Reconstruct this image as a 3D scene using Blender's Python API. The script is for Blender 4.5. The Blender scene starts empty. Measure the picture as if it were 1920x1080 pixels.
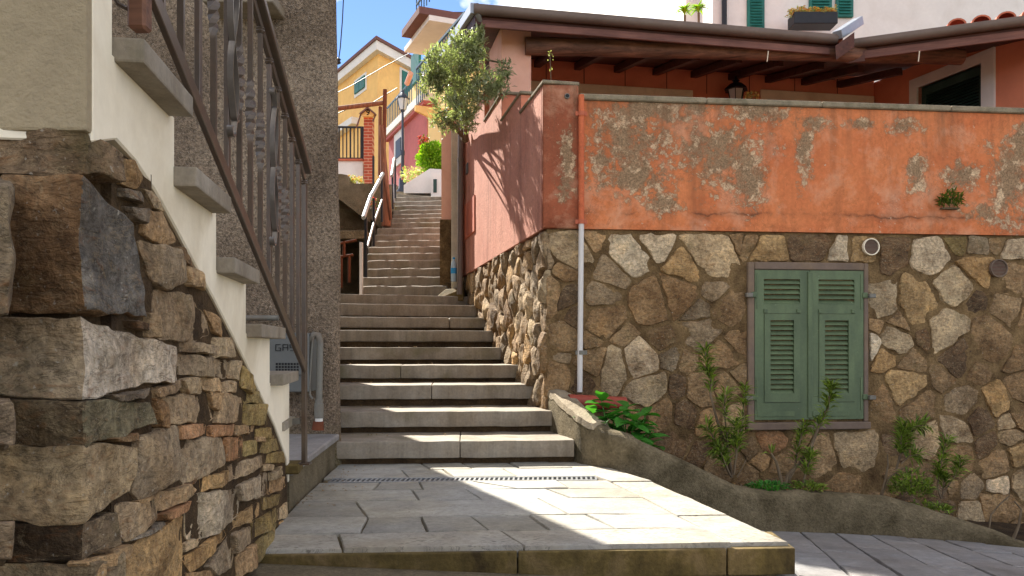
import bpy, bmesh, math, random
from mathutils import Vector, Matrix, noise

# ------------------------------------------------------------------ camera, light, exposure
scene = bpy.context.scene
F, CX, HY, CZ = 1500.0, 960.0, 650.0, 0.81      # focal length in px of the 1920 px photo, optical centre, eye height
cam_d = bpy.data.cameras.new("camera")
cam = bpy.data.objects.new("camera", cam_d)
scene.collection.objects.link(cam)
cam.location = (0, 0, CZ)
cam.rotation_euler = (math.radians(90), 0, 0)
cam_d.sensor_width = 36.0
cam_d.lens = F / 1920.0 * 36.0
cam_d.shift_y = (HY - 540.0) / 1920.0
cam_d.clip_start = 0.05
cam_d.clip_end = 3000
scene.camera = cam

SUN = Vector((-0.57, 1.05, 1.0)).normalized()     # towards the sun
elev = math.asin(SUN.z)
azim = math.atan2(SUN.x, SUN.y)
sl = bpy.data.lights.new("sun", 'SUN')
sl.energy = 4.7
sl.angle = math.radians(0.55)
sl.color = (1.0, 0.94, 0.84)
so = bpy.data.objects.new("sun", sl)
so.rotation_euler = (-SUN).to_track_quat('-Z', 'Y').to_euler()
so.location = (0, 0, 30)
scene.collection.objects.link(so)

world = bpy.data.worlds.new("World")
scene.world = world
world.use_nodes = True
wn = world.node_tree.nodes
wl = world.node_tree.links
for n in list(wn):
    wn.remove(n)
w_out = wn.new("ShaderNodeOutputWorld")
bg = wn.new("ShaderNodeBackground")
sky = wn.new("ShaderNodeTexSky")
sky.sky_type = 'NISHITA'
sky.sun_disc = False
sky.sun_elevation = elev
sky.sun_rotation = azim
sky.altitude = 100
sky.air_density = 0.5
sky.dust_density = 0.0
sky.ozone_density = 3.0
bg.inputs[1].default_value = 0.095
# clouds over the whole sky, by direction
tc = wn.new("ShaderNodeTexCoord")
nm = wn.new("ShaderNodeMapping")
nm.inputs['Location'].default_value = (0.35, 0.2, 0.62)
nm.inputs['Scale'].default_value = (1.0, 1.0, 1.5)
ns = wn.new("ShaderNodeTexNoise")
ns.inputs['Scale'].default_value = 3.6
ns.inputs['Detail'].default_value = 9
ns.inputs['Roughness'].default_value = 0.52
cr = wn.new("ShaderNodeValToRGB")
cr.color_ramp.elements[0].position = 0.50
cr.color_ramp.elements[1].position = 0.57
mx = wn.new("ShaderNodeMix")
mx.data_type = 'RGBA'
mx.inputs[7].default_value = (9.6, 8.9, 7.9, 1)
wl.new(tc.outputs['Generated'], nm.inputs[0])
wl.new(nm.outputs[0], ns.inputs['Vector'])
wl.new(ns.outputs['Fac'], cr.inputs[0])
wl.new(cr.outputs[0], mx.inputs[0])
wl.new(sky.outputs[0], mx.inputs[6])
wl.new(mx.outputs[2], bg.inputs[0])
wl.new(bg.outputs[0], w_out.inputs[0])

scene.view_settings.view_transform = 'Standard'
scene.view_settings.look = 'None'
scene.view_settings.gamma = 1
scene.view_settings.use_curve_mapping = False
scene.view_settings.exposure = 1.65
scene.cycles.max_bounces = 8
scene.cycles.diffuse_bounces = 4
scene.cycles.glossy_bounces = 3
scene.cycles.transparent_max_bounces = 8

# ------------------------------------------------------------------ helpers
C = scene.collection
rnd = random.Random(7)
V = Vector

def P(x, y, d):
    """photo pixel at depth d -> world point"""
    return V(((x - CX) / F * d, d, CZ - (y - HY) / F * d))

def fr(ox, oy, dx, dy, oz=0.0):
    """frame standing at (ox,oy): local x along (dx,dy), local y inward, z up"""
    return Matrix.Translation((ox, oy, oz)) @ Matrix.Rotation(math.atan2(dy, dx), 4, 'Z')

CAMP = V((0, 0, CZ))

def onp(m, px, py, yl=0.0):
    """where the sight line through a photo pixel meets plane y=yl of a frame: local (x, z)"""
    inv = m.inverted()
    o = inv @ CAMP
    d = inv.to_3x3() @ V(((px - CX) / F, 1, -(py - HY) / F))
    t = (yl - o.y) / d.y
    p = o + d * t
    return p.x, p.z

def empty(name, loc, label=None, cat=None, group=None, kind=None):
    e = bpy.data.objects.new(name, None)
    e.empty_display_size = 0.1
    e.location = loc
    C.objects.link(e)
    tag(e, label, cat, group, kind)
    return e

def tag(o, label=None, cat=None, group=None, kind=None):
    if label: o["label"] = label
    if cat: o["category"] = cat
    if group: o["group"] = group
    if kind: o["kind"] = kind
    return o

WORLD_OF = {}

def attach(o, parent, m=None):
    """place o with world matrix m and parent it keeping that place"""
    m = m or Matrix.Identity(4)
    if parent is not None:
        pm = WORLD_OF.get(parent.name) or Matrix.Translation(parent.location)
        o.parent = parent
        o.matrix_parent_inverse = pm.inverted()
    o.matrix_basis = m
    WORLD_OF[o.name] = m.copy()
    return o

class MB:
    def __init__(self):
        self.v, self.f = [], []
    def add(self, vs, fs):
        b = len(self.v)
        self.v += [tuple(p) for p in vs]
        self.f += [tuple(i + b for i in f) for f in fs]
        return self
    def box(self, x0, x1, y0, y1, z0, z1):
        return self.add([(x0, y0, z0), (x1, y0, z0), (x1, y1, z0), (x0, y1, z0), (x0, y0, z1), (x1, y0, z1), (x1, y1, z1), (x0, y1, z1)],
                        [(0, 3, 2, 1), (4, 5, 6, 7), (0, 1, 5, 4), (1, 2, 6, 5), (2, 3, 7, 6), (3, 0, 4, 7)])
    def hexa(self, p):
        return self.add(p, [(0, 3, 2, 1), (4, 5, 6, 7), (0, 1, 5, 4), (1, 2, 6, 5), (2, 3, 7, 6), (3, 0, 4, 7)])
    def prism(self, poly, y0, y1):
        """polygon (x,z) anticlockwise seen from -y, extruded in y"""
        n = len(poly)
        vs = [(p[0], y0, p[1]) for p in poly] + [(p[0], y1, p[1]) for p in poly]
        fs = [tuple(range(n)), tuple(range(2 * n - 1, n - 1, -1))]
        fs += [(i, i + n, (i + 1) % n + n, (i + 1) % n) for i in range(n)]
        return self.add(vs, fs)
    def prismz(self, poly, z0, z1):
        """polygon (x,y) extruded in z; z may be callables of (x,y)"""
        g0 = z0 if callable(z0) else (lambda x, y: z0)
        g1 = z1 if callable(z1) else (lambda x, y: z1)
        n = len(poly)
        vs = [(p[0], p[1], g0(*p)) for p in poly] + [(p[0], p[1], g1(*p)) for p in poly]
        fs = [tuple(range(n - 1, -1, -1)), tuple(range(n, 2 * n))]
        fs += [(i, (i + 1) % n, (i + 1) % n + n, i + n) for i in range(n)]
        return self.add(vs, fs)
    def tube(self, pts, r, n=8, cap=True):
        pts = [V(p) for p in pts]
        rs = r if isinstance(r, (list, tuple)) else [r] * len(pts)
        rings = []
        up = V((0.13, 0.21, 0.97))
        for i, p in enumerate(pts):
            t = (pts[min(i + 1, len(pts) - 1)] - pts[max(i - 1, 0)]).normalized()
            u = t.cross(up)
            if u.length < 0.05: u = t.cross(V((1, 0, 0)))
            u.normalize()
            w = t.cross(u)
            rings.append([p + (u * math.cos(a) + w * math.sin(a)) * rs[i] for a in [2 * math.pi * k / n for k in range(n)]])
        vs = [q for rg in rings for q in rg]
        fs = []
        for i in range(len(pts) - 1):
            for k in range(n):
                fs.append((i * n + k, i * n + (k + 1) % n, (i + 1) * n + (k + 1) % n, (i + 1) * n + k))
        if cap:
            fs.append(tuple(range(n - 1, -1, -1)))
            fs.append(tuple((len(pts) - 1) * n + k for k in range(n)))
        return self.add(vs, fs)
    def bar(self, a, b, w, h=None, up=(0, 0, 1)):
        """square bar from a to b"""
        a, b = V(a), V(b); h = h or w
        t = (b - a).normalized(); u = t.cross(V(up))
        if u.length < 1e-3: u = t.cross(V((0, 1, 0)))
        u.normalize(); q = u.cross(t)
        u = u * w / 2; q = q * h / 2
        return self.hexa([a - u - q, a + u - q, b + u - q, b - u - q, a - u + q, a + u + q, b + u + q, b - u + q])
    def lathe(self, prof, n=12, c=(0, 0, 0)):
        vs, fs = [], []
        for r, z in prof:
            vs += [(c[0] + r * math.cos(2 * math.pi * k / n), c[1] + r * math.sin(2 * math.pi * k / n), c[2] + z) for k in range(n)]
        for i in range(len(prof) - 1):
            for k in range(n):
                fs.append((i * n + k, i * n + (k + 1) % n, (i + 1) * n + (k + 1) % n, (i + 1) * n + k))
        fs.append(tuple(range(n - 1, -1, -1)))
        fs.append(tuple((len(prof) - 1) * n + k for k in range(n)))
        return self.add(vs, fs)
    def mesh(self, name, mat, bevel=0, seg=1, smooth=None, fix=True):
        me = bpy.data.meshes.new(name)
        me.from_pydata(self.v, [], self.f)
        if fix or bevel:
            bm = bmesh.new(); bm.from_mesh(me)
            bmesh.ops.recalc_face_normals(bm, faces=bm.faces)
            if bevel:
                es = [e for e in bm.edges if len(e.link_faces) == 2 and e.calc_face_angle(0) > 0.5]
                bmesh.ops.bevel(bm, geom=es, offset=bevel, segments=seg, affect='EDGES', profile=0.6, clamp_overlap=True)
            bm.to_mesh(me); bm.free()
        me.materials.append(mat)
        if smooth:
            me.polygons.foreach_set("use_smooth", [True] * len(me.polygons))
            me.set_sharp_from_angle(angle=math.radians(smooth))
        me.update()
        return me
    def build(self, name, mat, parent=None, m=None, bevel=0, seg=1, smooth=None, col=None, fix=True):
        me = self.mesh(name, mat, bevel, seg, smooth, fix)
        o = bpy.data.objects.new(name, me)
        C.objects.link(o)
        attach(o, parent, m)
        if col: o.color = (*col, 1)
        return o

def share(name, mesh, parent, m, col=None):
    o = bpy.data.objects.new(name, mesh)
    C.objects.link(o)
    attach(o, parent, m)
    if col: o.color = (*col, 1)
    return o

# ------------------------------------------------------------------ materials
def srgb(r, g, b):
    f = lambda c: (c / 12.92 if c <= 0.04045 else ((c + 0.055) / 1.055) ** 2.4)
    return tuple(f(c / 255.0) for c in (r, g, b))

class NT:
    def __init__(self, name):
        self.m = bpy.data.materials.new(name)
        self.m.use_nodes = True
        self.t = self.m.node_tree
        self.n = self.t.nodes
        self.l = self.t.links
        self.b = self.n["Principled BSDF"]
        self.co = self.n.new("ShaderNodeTexCoord")
    def link(self, a, b): self.l.new(a, b)
    def vec(self, scale=(1, 1, 1), rnd_off=False, coord='Object'):
        mp = self.n.new("ShaderNodeMapping")
        mp.inputs['Scale'].default_value = scale
        self.link(self.co.outputs[coord], mp.inputs[0])
        if rnd_off:
            oi = self.n.new("ShaderNodeObjectInfo")
            ml = self.n.new("ShaderNodeVectorMath"); ml.operation = 'SCALE'
            ml.inputs[0].default_value = (37.0, 61.0, 23.0)
            self.link(oi.outputs['Random'], ml.inputs['Scale'])
            self.link(ml.outputs[0], mp.inputs['Location'])
        return mp.outputs[0]
    def noise(self, vec, scale, detail=5, rough=0.6, dist=0.0):
        x = self.n.new("ShaderNodeTexNoise")
        x.inputs['Scale'].default_value = scale
        x.inputs['Detail'].default_value = detail
        x.inputs['Roughness'].default_value = rough
        x.inputs['Distortion'].default_value = dist
        self.link(vec, x.inputs['Vector'])
        return x.outputs['Fac']
    def voro(self, vec, scale, feature='F1', out='Distance'):
        x = self.n.new("ShaderNodeTexVoronoi")
        x.feature = feature
        x.inputs['Scale'].default_value = scale
        self.link(vec, x.inputs['Vector'])
        return x.outputs[out]
    def ramp(self, fac, stops):
        x = self.n.new("ShaderNodeValToRGB")
        e = x.color_ramp.elements
        while len(e) < len(stops): e.new(0.5)
        for i, (p, c) in enumerate(stops):
            e[i].position = p
            e[i].color = (*c, 1) if isinstance(c, (tuple, list)) else (c, c, c, 1)
        self.link(fac, x.inputs[0])
        return x.outputs[0]
    def mix(self, a, b, fac, mode='MIX'):
        x = self.n.new("ShaderNodeMix"); x.data_type = 'RGBA'; x.blend_type = mode
        for s, i in ((a, 6), (b, 7), (fac, 0)):
            if isinstance(s, (int, float)): x.inputs[i].default_value = s if i == 0 else (s, s, s, 1)
            elif isinstance(s, (tuple, list)): x.inputs[i].default_value = (*s, 1)
            else: self.link(s, x.inputs[i])
        return x.outputs[2]
    def math(self, op, a, b=None, clamp=False):
        x = self.n.new("ShaderNodeMath"); x.operation = op; x.use_clamp = clamp
        for s, i in ((a, 0), (b, 1)):
            if s is None: continue
            if isinstance(s, (int, float)): x.inputs[i].default_value = s
            else: self.link(s, x.inputs[i])
        return x.outputs[0]
    def objcol(self):
        return self.n.new("ShaderNodeObjectInfo").outputs['Color']
    def sep(self, vec):
        x = self.n.new("ShaderNodeSeparateXYZ"); self.link(vec, x.inputs[0]); return x.outputs
    def bump(self, h, strength=0.5, dist=0.02, prev=None):
        x = self.n.new("ShaderNodeBump")
        x.inputs['Strength'].default_value = strength
        x.inputs['Distance'].default_value = dist
        self.link(h, x.inputs['Height'])
        if prev is not None: self.link(prev, x.inputs['Normal'])
        return x.outputs[0]
    def out(self, col, rough=0.8, normal=None, metal=0.0, spec=0.4):
        b = self.b
        if isinstance(col, (tuple, list)): b.inputs['Base Color'].default_value = (*col, 1)
        else: self.link(col, b.inputs['Base Color'])
        if isinstance(rough, (int, float)): b.inputs['Roughness'].default_value = rough
        else: self.link(rough, b.inputs['Roughness'])
        b.inputs['Metallic'].default_value = metal
        b.inputs['Specular IOR Level'].default_value = spec
        if normal is not None: self.link(normal, b.inputs['Normal'])
        return self.m
    def blobs(self, vec, items):
        """soft mask, 1 at the centre of each (x, z, rx, rz), falling to 0 at its rim and below outside"""
        res = None
        for (x, z, rx, rz) in items:
            s = self.n.new("ShaderNodeVectorMath"); s.operation = 'SUBTRACT'
            s.inputs[1].default_value = (x, 0, z); self.link(vec, s.inputs[0])
            m = self.n.new("ShaderNodeVectorMath"); m.operation = 'MULTIPLY'
            m.inputs[1].default_value = (1 / rx, 0, 1 / rz); self.link(s.outputs[0], m.inputs[0])
            le = self.n.new("ShaderNodeVectorMath"); le.operation = 'LENGTH'
            self.link(m.outputs[0], le.inputs[0])
            v = self.math('SUBTRACT', 1.0, le.outputs['Value'])
            res = v if res is None else self.math('MAXIMUM', res, v)
        return res

def simple(name, col, rough=0.8, var=0.25, scale=6.0, bump=0.25, bscale=70.0, bdist=0.004, metal=0.0, stain=None, stain_amt=0.5, stain_scale=2.2, spec=0.35, obj=False):
    """plain weathered surface: base colour, two scales of tone, optional stains, fine relief"""
    k = NT(name)
    v = k.vec(rnd_off=obj)
    base = k.objcol() if obj else col
    n1 = k.noise(v, scale, 6, 0.62)
    n2 = k.noise(v, scale * 6.3, 4, 0.6)
    t = k.ramp(k.math('ADD', k.math('MULTIPLY', n1, 0.65), k.math('MULTIPLY', n2, 0.35)), [(0.3, 1 - var), (0.7, 1 + var)])
    c = k.mix(base, t, 1.0, 'MULTIPLY')
    if stain:
        f = k.ramp(k.noise(v, stain_scale, 7, 0.65, 0.4), [(0.47, 0.0), (0.68, stain_amt)])
        c = k.mix(c, stain, f)
    h = k.noise(v, bscale, 6, 0.65)
    return k.out(c, rough, k.bump(h, bump, bdist), metal, spec)

def m_stone(name="rubble_stone", col=None):
    k = NT(name)
    v = k.vec(rnd_off=True)
    base = col if col else k.objcol()
    n1 = k.noise(v, 7.0, 8, 0.62, 0.35)
    n2 = k.noise(v, 45.0, 6, 0.65)
    n3 = k.noise(k.vec((1, 1, 2.6), True), 16.0, 6, 0.6, 1.4)
    t = k.ramp(n1, [(0.28, (0.55, 0.5, 0.44)), (0.52, (1, 1, 1)), (0.75, (1.35, 1.27, 1.12))])
    c = k.mix(base, t, 1.0, 'MULTIPLY')
    c = k.mix(c, k.ramp(n2, [(0.32, 0.42), (0.64, 1.32)]), 0.8, 'MULTIPLY')
    vn = k.noise(k.vec((1, 1, 1.6), True), 5.5, 6, 0.62, 1.8)
    c = k.mix(c, srgb(188, 168, 134), k.ramp(k.math('ABSOLUTE', k.math('SUBTRACT', vn, 0.5)), [(0.0, 0.5), (0.012, 0.0)]))
    c = k.mix(c, srgb(44, 32, 22), k.ramp(k.math('ABSOLUTE', k.math('SUBTRACT', k.noise(k.vec((1, 1, 2.2), True), 7.5, 7, 0.7, 1.2), 0.5)), [(0.0, 0.6), (0.016, 0.0)]))
    c = k.mix(c, srgb(150, 100, 55), k.ramp(n3, [(0.56, 0.0), (0.74, 0.55)]))
    wst = k.noise(k.vec(), 1.5, 8, 0.68, 0.4)
    c = k.mix(c, k.ramp(wst, [(0.36, (0.44, 0.37, 0.29)), (0.54, (1, 0.98, 0.93)), (0.75, (1.3, 1.18, 1.0))]), 0.9, 'MULTIPLY')
    ls = k.noise(k.vec((1.3, 1.3, 1.3), True), 3.1, 7, 0.7)
    c = k.mix(c, srgb(92, 88, 48), k.ramp(ls, [(0.56, 0.0), (0.72, 0.4)]))
    spots = k.ramp(k.noise(v, 88.0, 3, 0.5), [(0.66, 0.0), (0.72, 0.5)])
    c = k.mix(c, srgb(190, 182, 165), spots)
    h = k.math('ADD', k.math('MULTIPLY', n1, 0.9), k.math('ADD', k.math('MULTIPLY', n2, 0.5), k.math('MULTIPLY', n3, 0.5)))
    nb = k.bump(h, 0.95, 0.028)
    cr_ = k.ramp(k.voro(k.vec((1, 1, 1.8), True), 14.0, 'DISTANCE_TO_EDGE'), [(0.0, 0.0), (0.035, 1.0)])
    nb = k.bump(k.math('ADD', k.math('MULTIPLY', k.noise(v, 160.0, 4, 0.7), 0.6), k.math('MULTIPLY', cr_, 0.25)), 0.4, 0.006, nb)
    return k.out(c, 0.86, nb, 0, 0.3)

def m_mortar(name, c1, c2):
    k = NT(name)
    v = k.vec()
    n1 = k.noise(v, 5.0, 8, 0.65)
    n2 = k.noise(v, 60.0, 6, 0.7)
    c = k.ramp(n1, [(0.3, c1), (0.7, c2)])
    c = k.mix(c, k.ramp(n2, [(0.3, 0.5), (0.7, 1.3)]), 0.8, 'MULTIPLY')
    return k.out(c, 0.95, k.bump(k.math('ADD', n1, n2), 0.9, 0.03), 0, 0.2)

def m_slate(name, base, warm, pits=False):
    """split grey slate of the paving: cleft relief, brown and pale bloom, thin veins"""
    k = NT(name)
    v = k.vec(rnd_off=True)
    big = k.noise(k.vec((1, 1, 1)), 1.3, 6, 0.6, 0.3)
    n1 = k.noise(v, 5.0, 8, 0.65, 0.6)
    n2 = k.noise(v, 40.0, 6, 0.65)
    c = k.mix(base, warm, k.ramp(big, [(0.38, 0.0), (0.68, 0.75)]))
    c = k.mix(c, k.ramp(n1, [(0.3, 0.66), (0.7, 1.25)]), 0.9, 'MULTIPLY')
    c = k.mix(c, k.ramp(n2, [(0.3, 0.8), (0.7, 1.15)]), 0.8, 'MULTIPLY')
    oi = k.n.new("ShaderNodeObjectInfo")
    c = k.mix(c, k.ramp(oi.outputs['Random'], [(0.0, 0.8), (1.0, 1.18)]), 0.8, 'MULTIPLY')
    vein = k.noise(k.vec((1.0, 3.0, 1.0), True), 3.0, 5, 0.7, 2.5)
    f = k.ramp(k.math('ABSOLUTE', k.math('SUBTRACT', vein, 0.5)), [(0.0, 0.5), (0.014, 0.0)])
    c = k.mix(c, (0.05, 0.045, 0.04), f)
    if pits:
        pv = k.voro(k.vec((1.0, 2.2, 1.0)), 26.0)
        pm = k.math('MULTIPLY', k.ramp(pv, [(0.16, 1.0), (0.34, 0.0)]), k.ramp(k.noise(k.vec(), 3.2, 4, .6), [(0.44, 0.0), (0.56, 1.0)]))
        c = k.mix(c, srgb(70, 66, 54), k.math('MULTIPLY', pm, 0.75))
    steps = k.math('SNAP', n1, 0.07)
    h = k.math('ADD', k.math('MULTIPLY', steps, 1.4), k.math('MULTIPLY', n2, 0.4))
    nb = k.bump(h, 0.45, 0.008)
    nb = k.bump(k.noise(v, 170.0, 3, 0.6), 0.2, 0.003, nb)
    return k.out(c, k.ramp(n1, [(0.3, 0.62), (0.7, 0.85)]), nb, 0, 0.4)

def m_step():
    """worn stone step blocks: grey-brown, vertical run-off stains, moss low down"""
    k = NT("step_stone")
    v = k.vec(rnd_off=True)
    n1 = k.noise(v, 4.0, 7, 0.62)
    streak = k.noise(k.vec((1, 1, 0.08), True), 9.0, 7, 0.68)
    n2 = k.noise(v, 55.0, 5, 0.65)
    c = k.mix(srgb(152, 143, 128), srgb(124, 110, 90), k.ramp(n1, [(0.35, 0.0), (0.65, 0.8)]))
    c = k.mix(c, k.ramp(streak, [(0.34, 0.66), (0.64, 1.18)]), 0.7, 'MULTIPLY')
    c = k.mix(c, k.ramp(n2, [(0.3, 0.8), (0.7, 1.15)]), 0.8, 'MULTIPLY')
    c = k.mix(c, srgb(92, 88, 50), k.ramp(k.noise(v, 2.6, 6, 0.6), [(0.54, 0.0), (0.72, 0.6)]))
    nb = k.bump(k.math('ADD', n1, k.math('MULTIPLY', n2, 0.6)), 0.4, 0.008)
    return k.out(c, 0.78, nb, 0, 0.35)

def m_moss_edge():
    k = NT("mossy_edge_stone")
    v = k.vec(rnd_off=True)
    n1 = k.noise(v, 3.0, 7, 0.65, 0.5)
    n2 = k.noise(v, 50.0, 5, 0.65)
    c = k.ramp(n1, [(0.32, srgb(140, 118, 84)), (0.5, srgb(106, 90, 50)), (0.68, srgb(62, 50, 28))])
    c = k.mix(c, k.ramp(k.noise(k.vec((1, 1, .15), True), 18, 4, .6), [(0.3, 0.6), (0.7, 1.25)]), 0.6, 'MULTIPLY')
    c = k.mix(c, k.ramp(n2, [(0.3, 0.7), (0.7, 1.2)]), 0.8, 'MULTIPLY')
    return k.out(c, 0.88, k.bump(k.math('ADD', n1, n2), 0.5, 0.01), 0, 0.3)

def m_roughcast():
    k = NT("grey_roughcast")
    v = k.vec()
    n1 = k.noise(v, 1.6, 7, 0.6)
    n2 = k.noise(v, 70.0, 5, 0.7)
    vo = k.voro(v, 110.0)
    c = k.ramp(n1, [(0.3, srgb(112, 96, 80)), (0.52, srgb(150, 132, 112)), (0.72, srgb(174, 156, 134))])
    c = k.mix(c, k.ramp(n2, [(0.36, 0.32), (0.64, 1.45)]), 0.9, 'MULTIPLY')
    z = k.sep(k.vec())[2]
    low = k.math('ADD', k.math('MULTIPLY', z, -0.9), k.math('MULTIPLY', n1, 1.1))
    c = k.mix(c, srgb(100, 92, 52), k.ramp(low, [(0.18, 0.0), (0.55, 0.6)]))
    c = k.mix(c, srgb(205, 198, 186), k.ramp(k.noise(v, 150, 2, 0.5), [(0.64, 0.0), (0.72, 0.5)]))
    nb = k.bump(k.math('ADD', k.math('MULTIPLY', n2, 1.0), k.math('MULTIPLY', vo, 0.8)), 0.9, 0.022)
    return k.out(c, 0.95, nb, 0, 0.2)

def m_orange(name, base, dark, patches, dark_low, streaks, seed=0.0, peel=0.0):
    """old lime paint on stucco: bare grey patches where it has peeled, damp stains, pitting"""
    k = NT(name)
    v = k.vec()
    mp = k.n.new("ShaderNodeMapping"); mp.inputs['Location'].default_value = (seed, seed * .7, seed * .3)
    k.link(k.co.outputs['Object'], mp.inputs[0]); vs = mp.outputs[0]
    n1 = k.noise(vs, 2.0, 7, 0.62, 0.3)
    n2 = k.noise(vs, 30.0, 6, 0.68)
    n3 = k.noise(vs, 8.0, 9, 0.72, 0.25)
    c = k.mix(base, dark, k.ramp(n1, [(0.36, 0.0), (0.7, 0.75)]))
    c = k.mix(c, k.ramp(n2, [(0.3, 0.82), (0.7, 1.14)]), 0.9, 'MULTIPLY')
    x, y, z = k.sep(v)
    if streaks:
        st = k.noise(k.vec((1, 1, 0.1)), 7.0, 5, 0.6)
        c = k.mix(c, srgb(96, 62, 46), k.ramp(st, [(0.52, 0.0), (0.72, streaks)]))
    lowm = k.math('ADD', k.math('MULTIPLY', k.math('SUBTRACT', dark_low, z), 2.2), k.math('MULTIPLY', k.math('SUBTRACT', n3, 0.5), 3.2))
    c = k.mix(c, srgb(104, 52, 30), k.ramp(lowm, [(0.1, 0.0), (0.9, 0.62)]))
    height = n2
    if patches:
        bl = k.blobs(v, patches)
        fine = k.math('ADD', k.math('MULTIPLY', k.math('SUBTRACT', n3, 0.5), 3.6), k.math('MULTIPLY', k.math('SUBTRACT', k.noise(vs, 23, 8, .72, .3), .5), 2.4))
        msk = k.math('ADD', bl, fine)
        f = k.ramp(msk, [(0.26, 0.0), (0.40, 0.62), (0.8, 1.0)])
        c = k.mix(c, srgb(214, 168, 136), k.ramp(k.noise(vs, 3.6, 8, .7, .3), [(0.5, 0.0), (0.7, 0.55)]))
        grime = k.math('ADD', bl, k.math('MULTIPLY', k.math('SUBTRACT', k.noise(vs, 11, 9, .75, .2), .5), 3.6))
        inner = k.ramp(grime, [(0.28, 0.0), (0.52, 1.0)])
        bare = k.mix(srgb(200, 172, 138), srgb(144, 118, 90), inner)
        bare = k.mix(bare, k.ramp(k.noise(vs, 90, 5, .7), [(0.35, 0.45), (0.62, 1.35)]), 0.9, 'MULTIPLY')
        c = k.mix(c, srgb(118, 96, 72), k.ramp(msk, [(0.02, 0.0), (0.3, 0.5)]))
        c = k.mix(c, bare, f)
        height = k.math('SUBTRACT', k.math('MULTIPLY', n2, 0.5), k.math('MULTIPLY', f, 0.5))
    if patches:
        ro = k.math('MULTIPLY', k.ramp(k.noise(k.vec((1, 1, 0.07)), 9.0, 6, 0.65), [(0.46, 0.0), (0.7, 1.0)]), k.ramp(k.math('SUBTRACT', 2.72, z), [(0.0, 1.0), (0.55, 0.0)]))
        c = k.mix(c, srgb(112, 84, 62), k.math('MULTIPLY', ro, 0.7))
        cz = k.math('ADD', z, k.math('MULTIPLY', k.math('SUBTRACT', k.noise(vs, 4.0, 6, .7), .5), .14))
        hc = k.ramp(k.math('ABSOLUTE', k.math('SUBTRACT', cz, 1.865)), [(0.0, 1.0), (0.012, 0.35), (0.05, 0.0)])
        c = k.mix(c, srgb(92, 62, 44), k.math('MULTIPLY', hc, k.ramp(n1, [(0.42, 0.0), (0.56, 0.85)])))
    # scattered chips where the paint has gone
    ch = k.math('ADD', k.noise(vs, 26.0, 4, 0.6), k.math('MULTIPLY', n1, 0.45))
    c = k.mix(c, srgb(190, 168, 142), k.ramp(ch, [(0.94 - peel, 0.0), (0.97 - peel, 0.85)]))
    # hairline cracks
    cr2 = k.noise(vs, 1.7, 8, 0.75, 0.6)
    f2 = k.ramp(k.math('ABSOLUTE', k.math('SUBTRACT', cr2, 0.5)), [(0.0, 0.45), (0.006, 0.0)])
    c = k.mix(c, srgb(80, 50, 36), f2)
    nb = k.bump(height, 0.5, 0.012)
    nb = k.bump(k.noise(vs, 140, 4, .7), 0.3, 0.003, nb)
    return k.out(c, 0.9, nb, 0, 0.25)

def m_leaf(name, c1, c2, trans=0.35, rough=0.5):
    k = NT(name)
    v = k.vec()
    n = k.noise(v, 9.0, 3, 0.6)
    g = k.n.new("ShaderNodeNewGeometry")
    r = g.outputs['Random Per Island']
    c = k.mix(c1, c2, r)
    c = k.mix(c, k.ramp(n, [(0.3, 0.7), (0.7, 1.25)]), 0.8, 'MULTIPLY')
    k.out(c, rough, None, 0, 0.4)
    tr = k.n.new("ShaderNodeBsdfTranslucent")
    k.link(k.mix(c, (1.0, 1.15, 0.45), 1.0, 'MULTIPLY'), tr.inputs[0])
    ms = k.n.new("ShaderNodeMixShader"); ms.inputs[0].default_value = trans
    k.link(k.b.outputs[0], ms.inputs[1]); k.link(tr.outputs[0], ms.inputs[2])
    k.link(ms.outputs[0], k.n["Material Output"].inputs[0])
    return k.m

def m_wood(name, c1, c2, along=0, rough=0.7):
    k = NT(name)
    s = [9, 9, 9]; s[along] = 0.7
    v = k.vec(tuple(s), True)
    n = k.noise(v, 3.0, 6, 0.65, 0.6)
    n2 = k.noise(k.vec(rnd_off=True), 2.0, 5, 0.6)
    c = k.ramp(n, [(0.3, c1), (0.72, c2)])
    c = k.mix(c, k.ramp(n2, [(0.3, 0.6), (0.7, 1.3)]), 0.7, 'MULTIPLY')
    return k.out(c, rough, k.bump(n, 0.4, 0.006), 0, 0.35)

def m_green(name, c1, c2):
    k = NT(name)
    v = k.vec(rnd_off=True)
    n = k.noise(k.vec((1, 1, .35), True), 6.0, 6, 0.6)
    n2 = k.noise(v, 60.0, 4, 0.6)
    c = k.mix(c1, c2, k.ramp(n, [(0.35, 0.0), (0.68, 1.0)]))
    c = k.mix(c, k.ramp(n2, [(0.3, 0.88), (0.7, 1.1)]), 0.8, 'MULTIPLY')
    c = k.mix(c, srgb(170, 178, 150), k.ramp(k.noise(v, 34, 5, .7), [(0.66, 0.0), (0.74, 0.45)]))
    return k.out(c, 0.55, k.bump(n2, 0.2, 0.002), 0, 0.4)
STONE = m_stone()
MORTAR = m_mortar("brown_mortar", srgb(76, 56, 34), srgb(160, 132, 92))
EARTH_JOINT = m_mortar("earthy_joint", srgb(64, 50, 36), srgb(112, 90, 62))
JOINT = m_mortar("sandy_joint", srgb(112, 100, 78), srgb(150, 138, 112))
SLATE = m_slate("grey_slate_paving", srgb(160, 158, 150), srgb(150, 140, 116))
SLATEP = m_slate("bush_hammered_slate", srgb(166, 162, 152), srgb(158, 144, 116), True)
SLATE2 = m_slate("blue_slate_paving", srgb(140, 139, 138), srgb(136, 128, 120))
STEP = m_step()
MOSS = m_moss_edge()
ROUGHCAST = m_roughcast()
CEMENT = simple("old_cement", srgb(124, 112, 88), 0.94, 0.4, 7, 1.0, 45, 0.03, stain=srgb(80, 70, 44), stain_amt=0.7)
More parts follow.
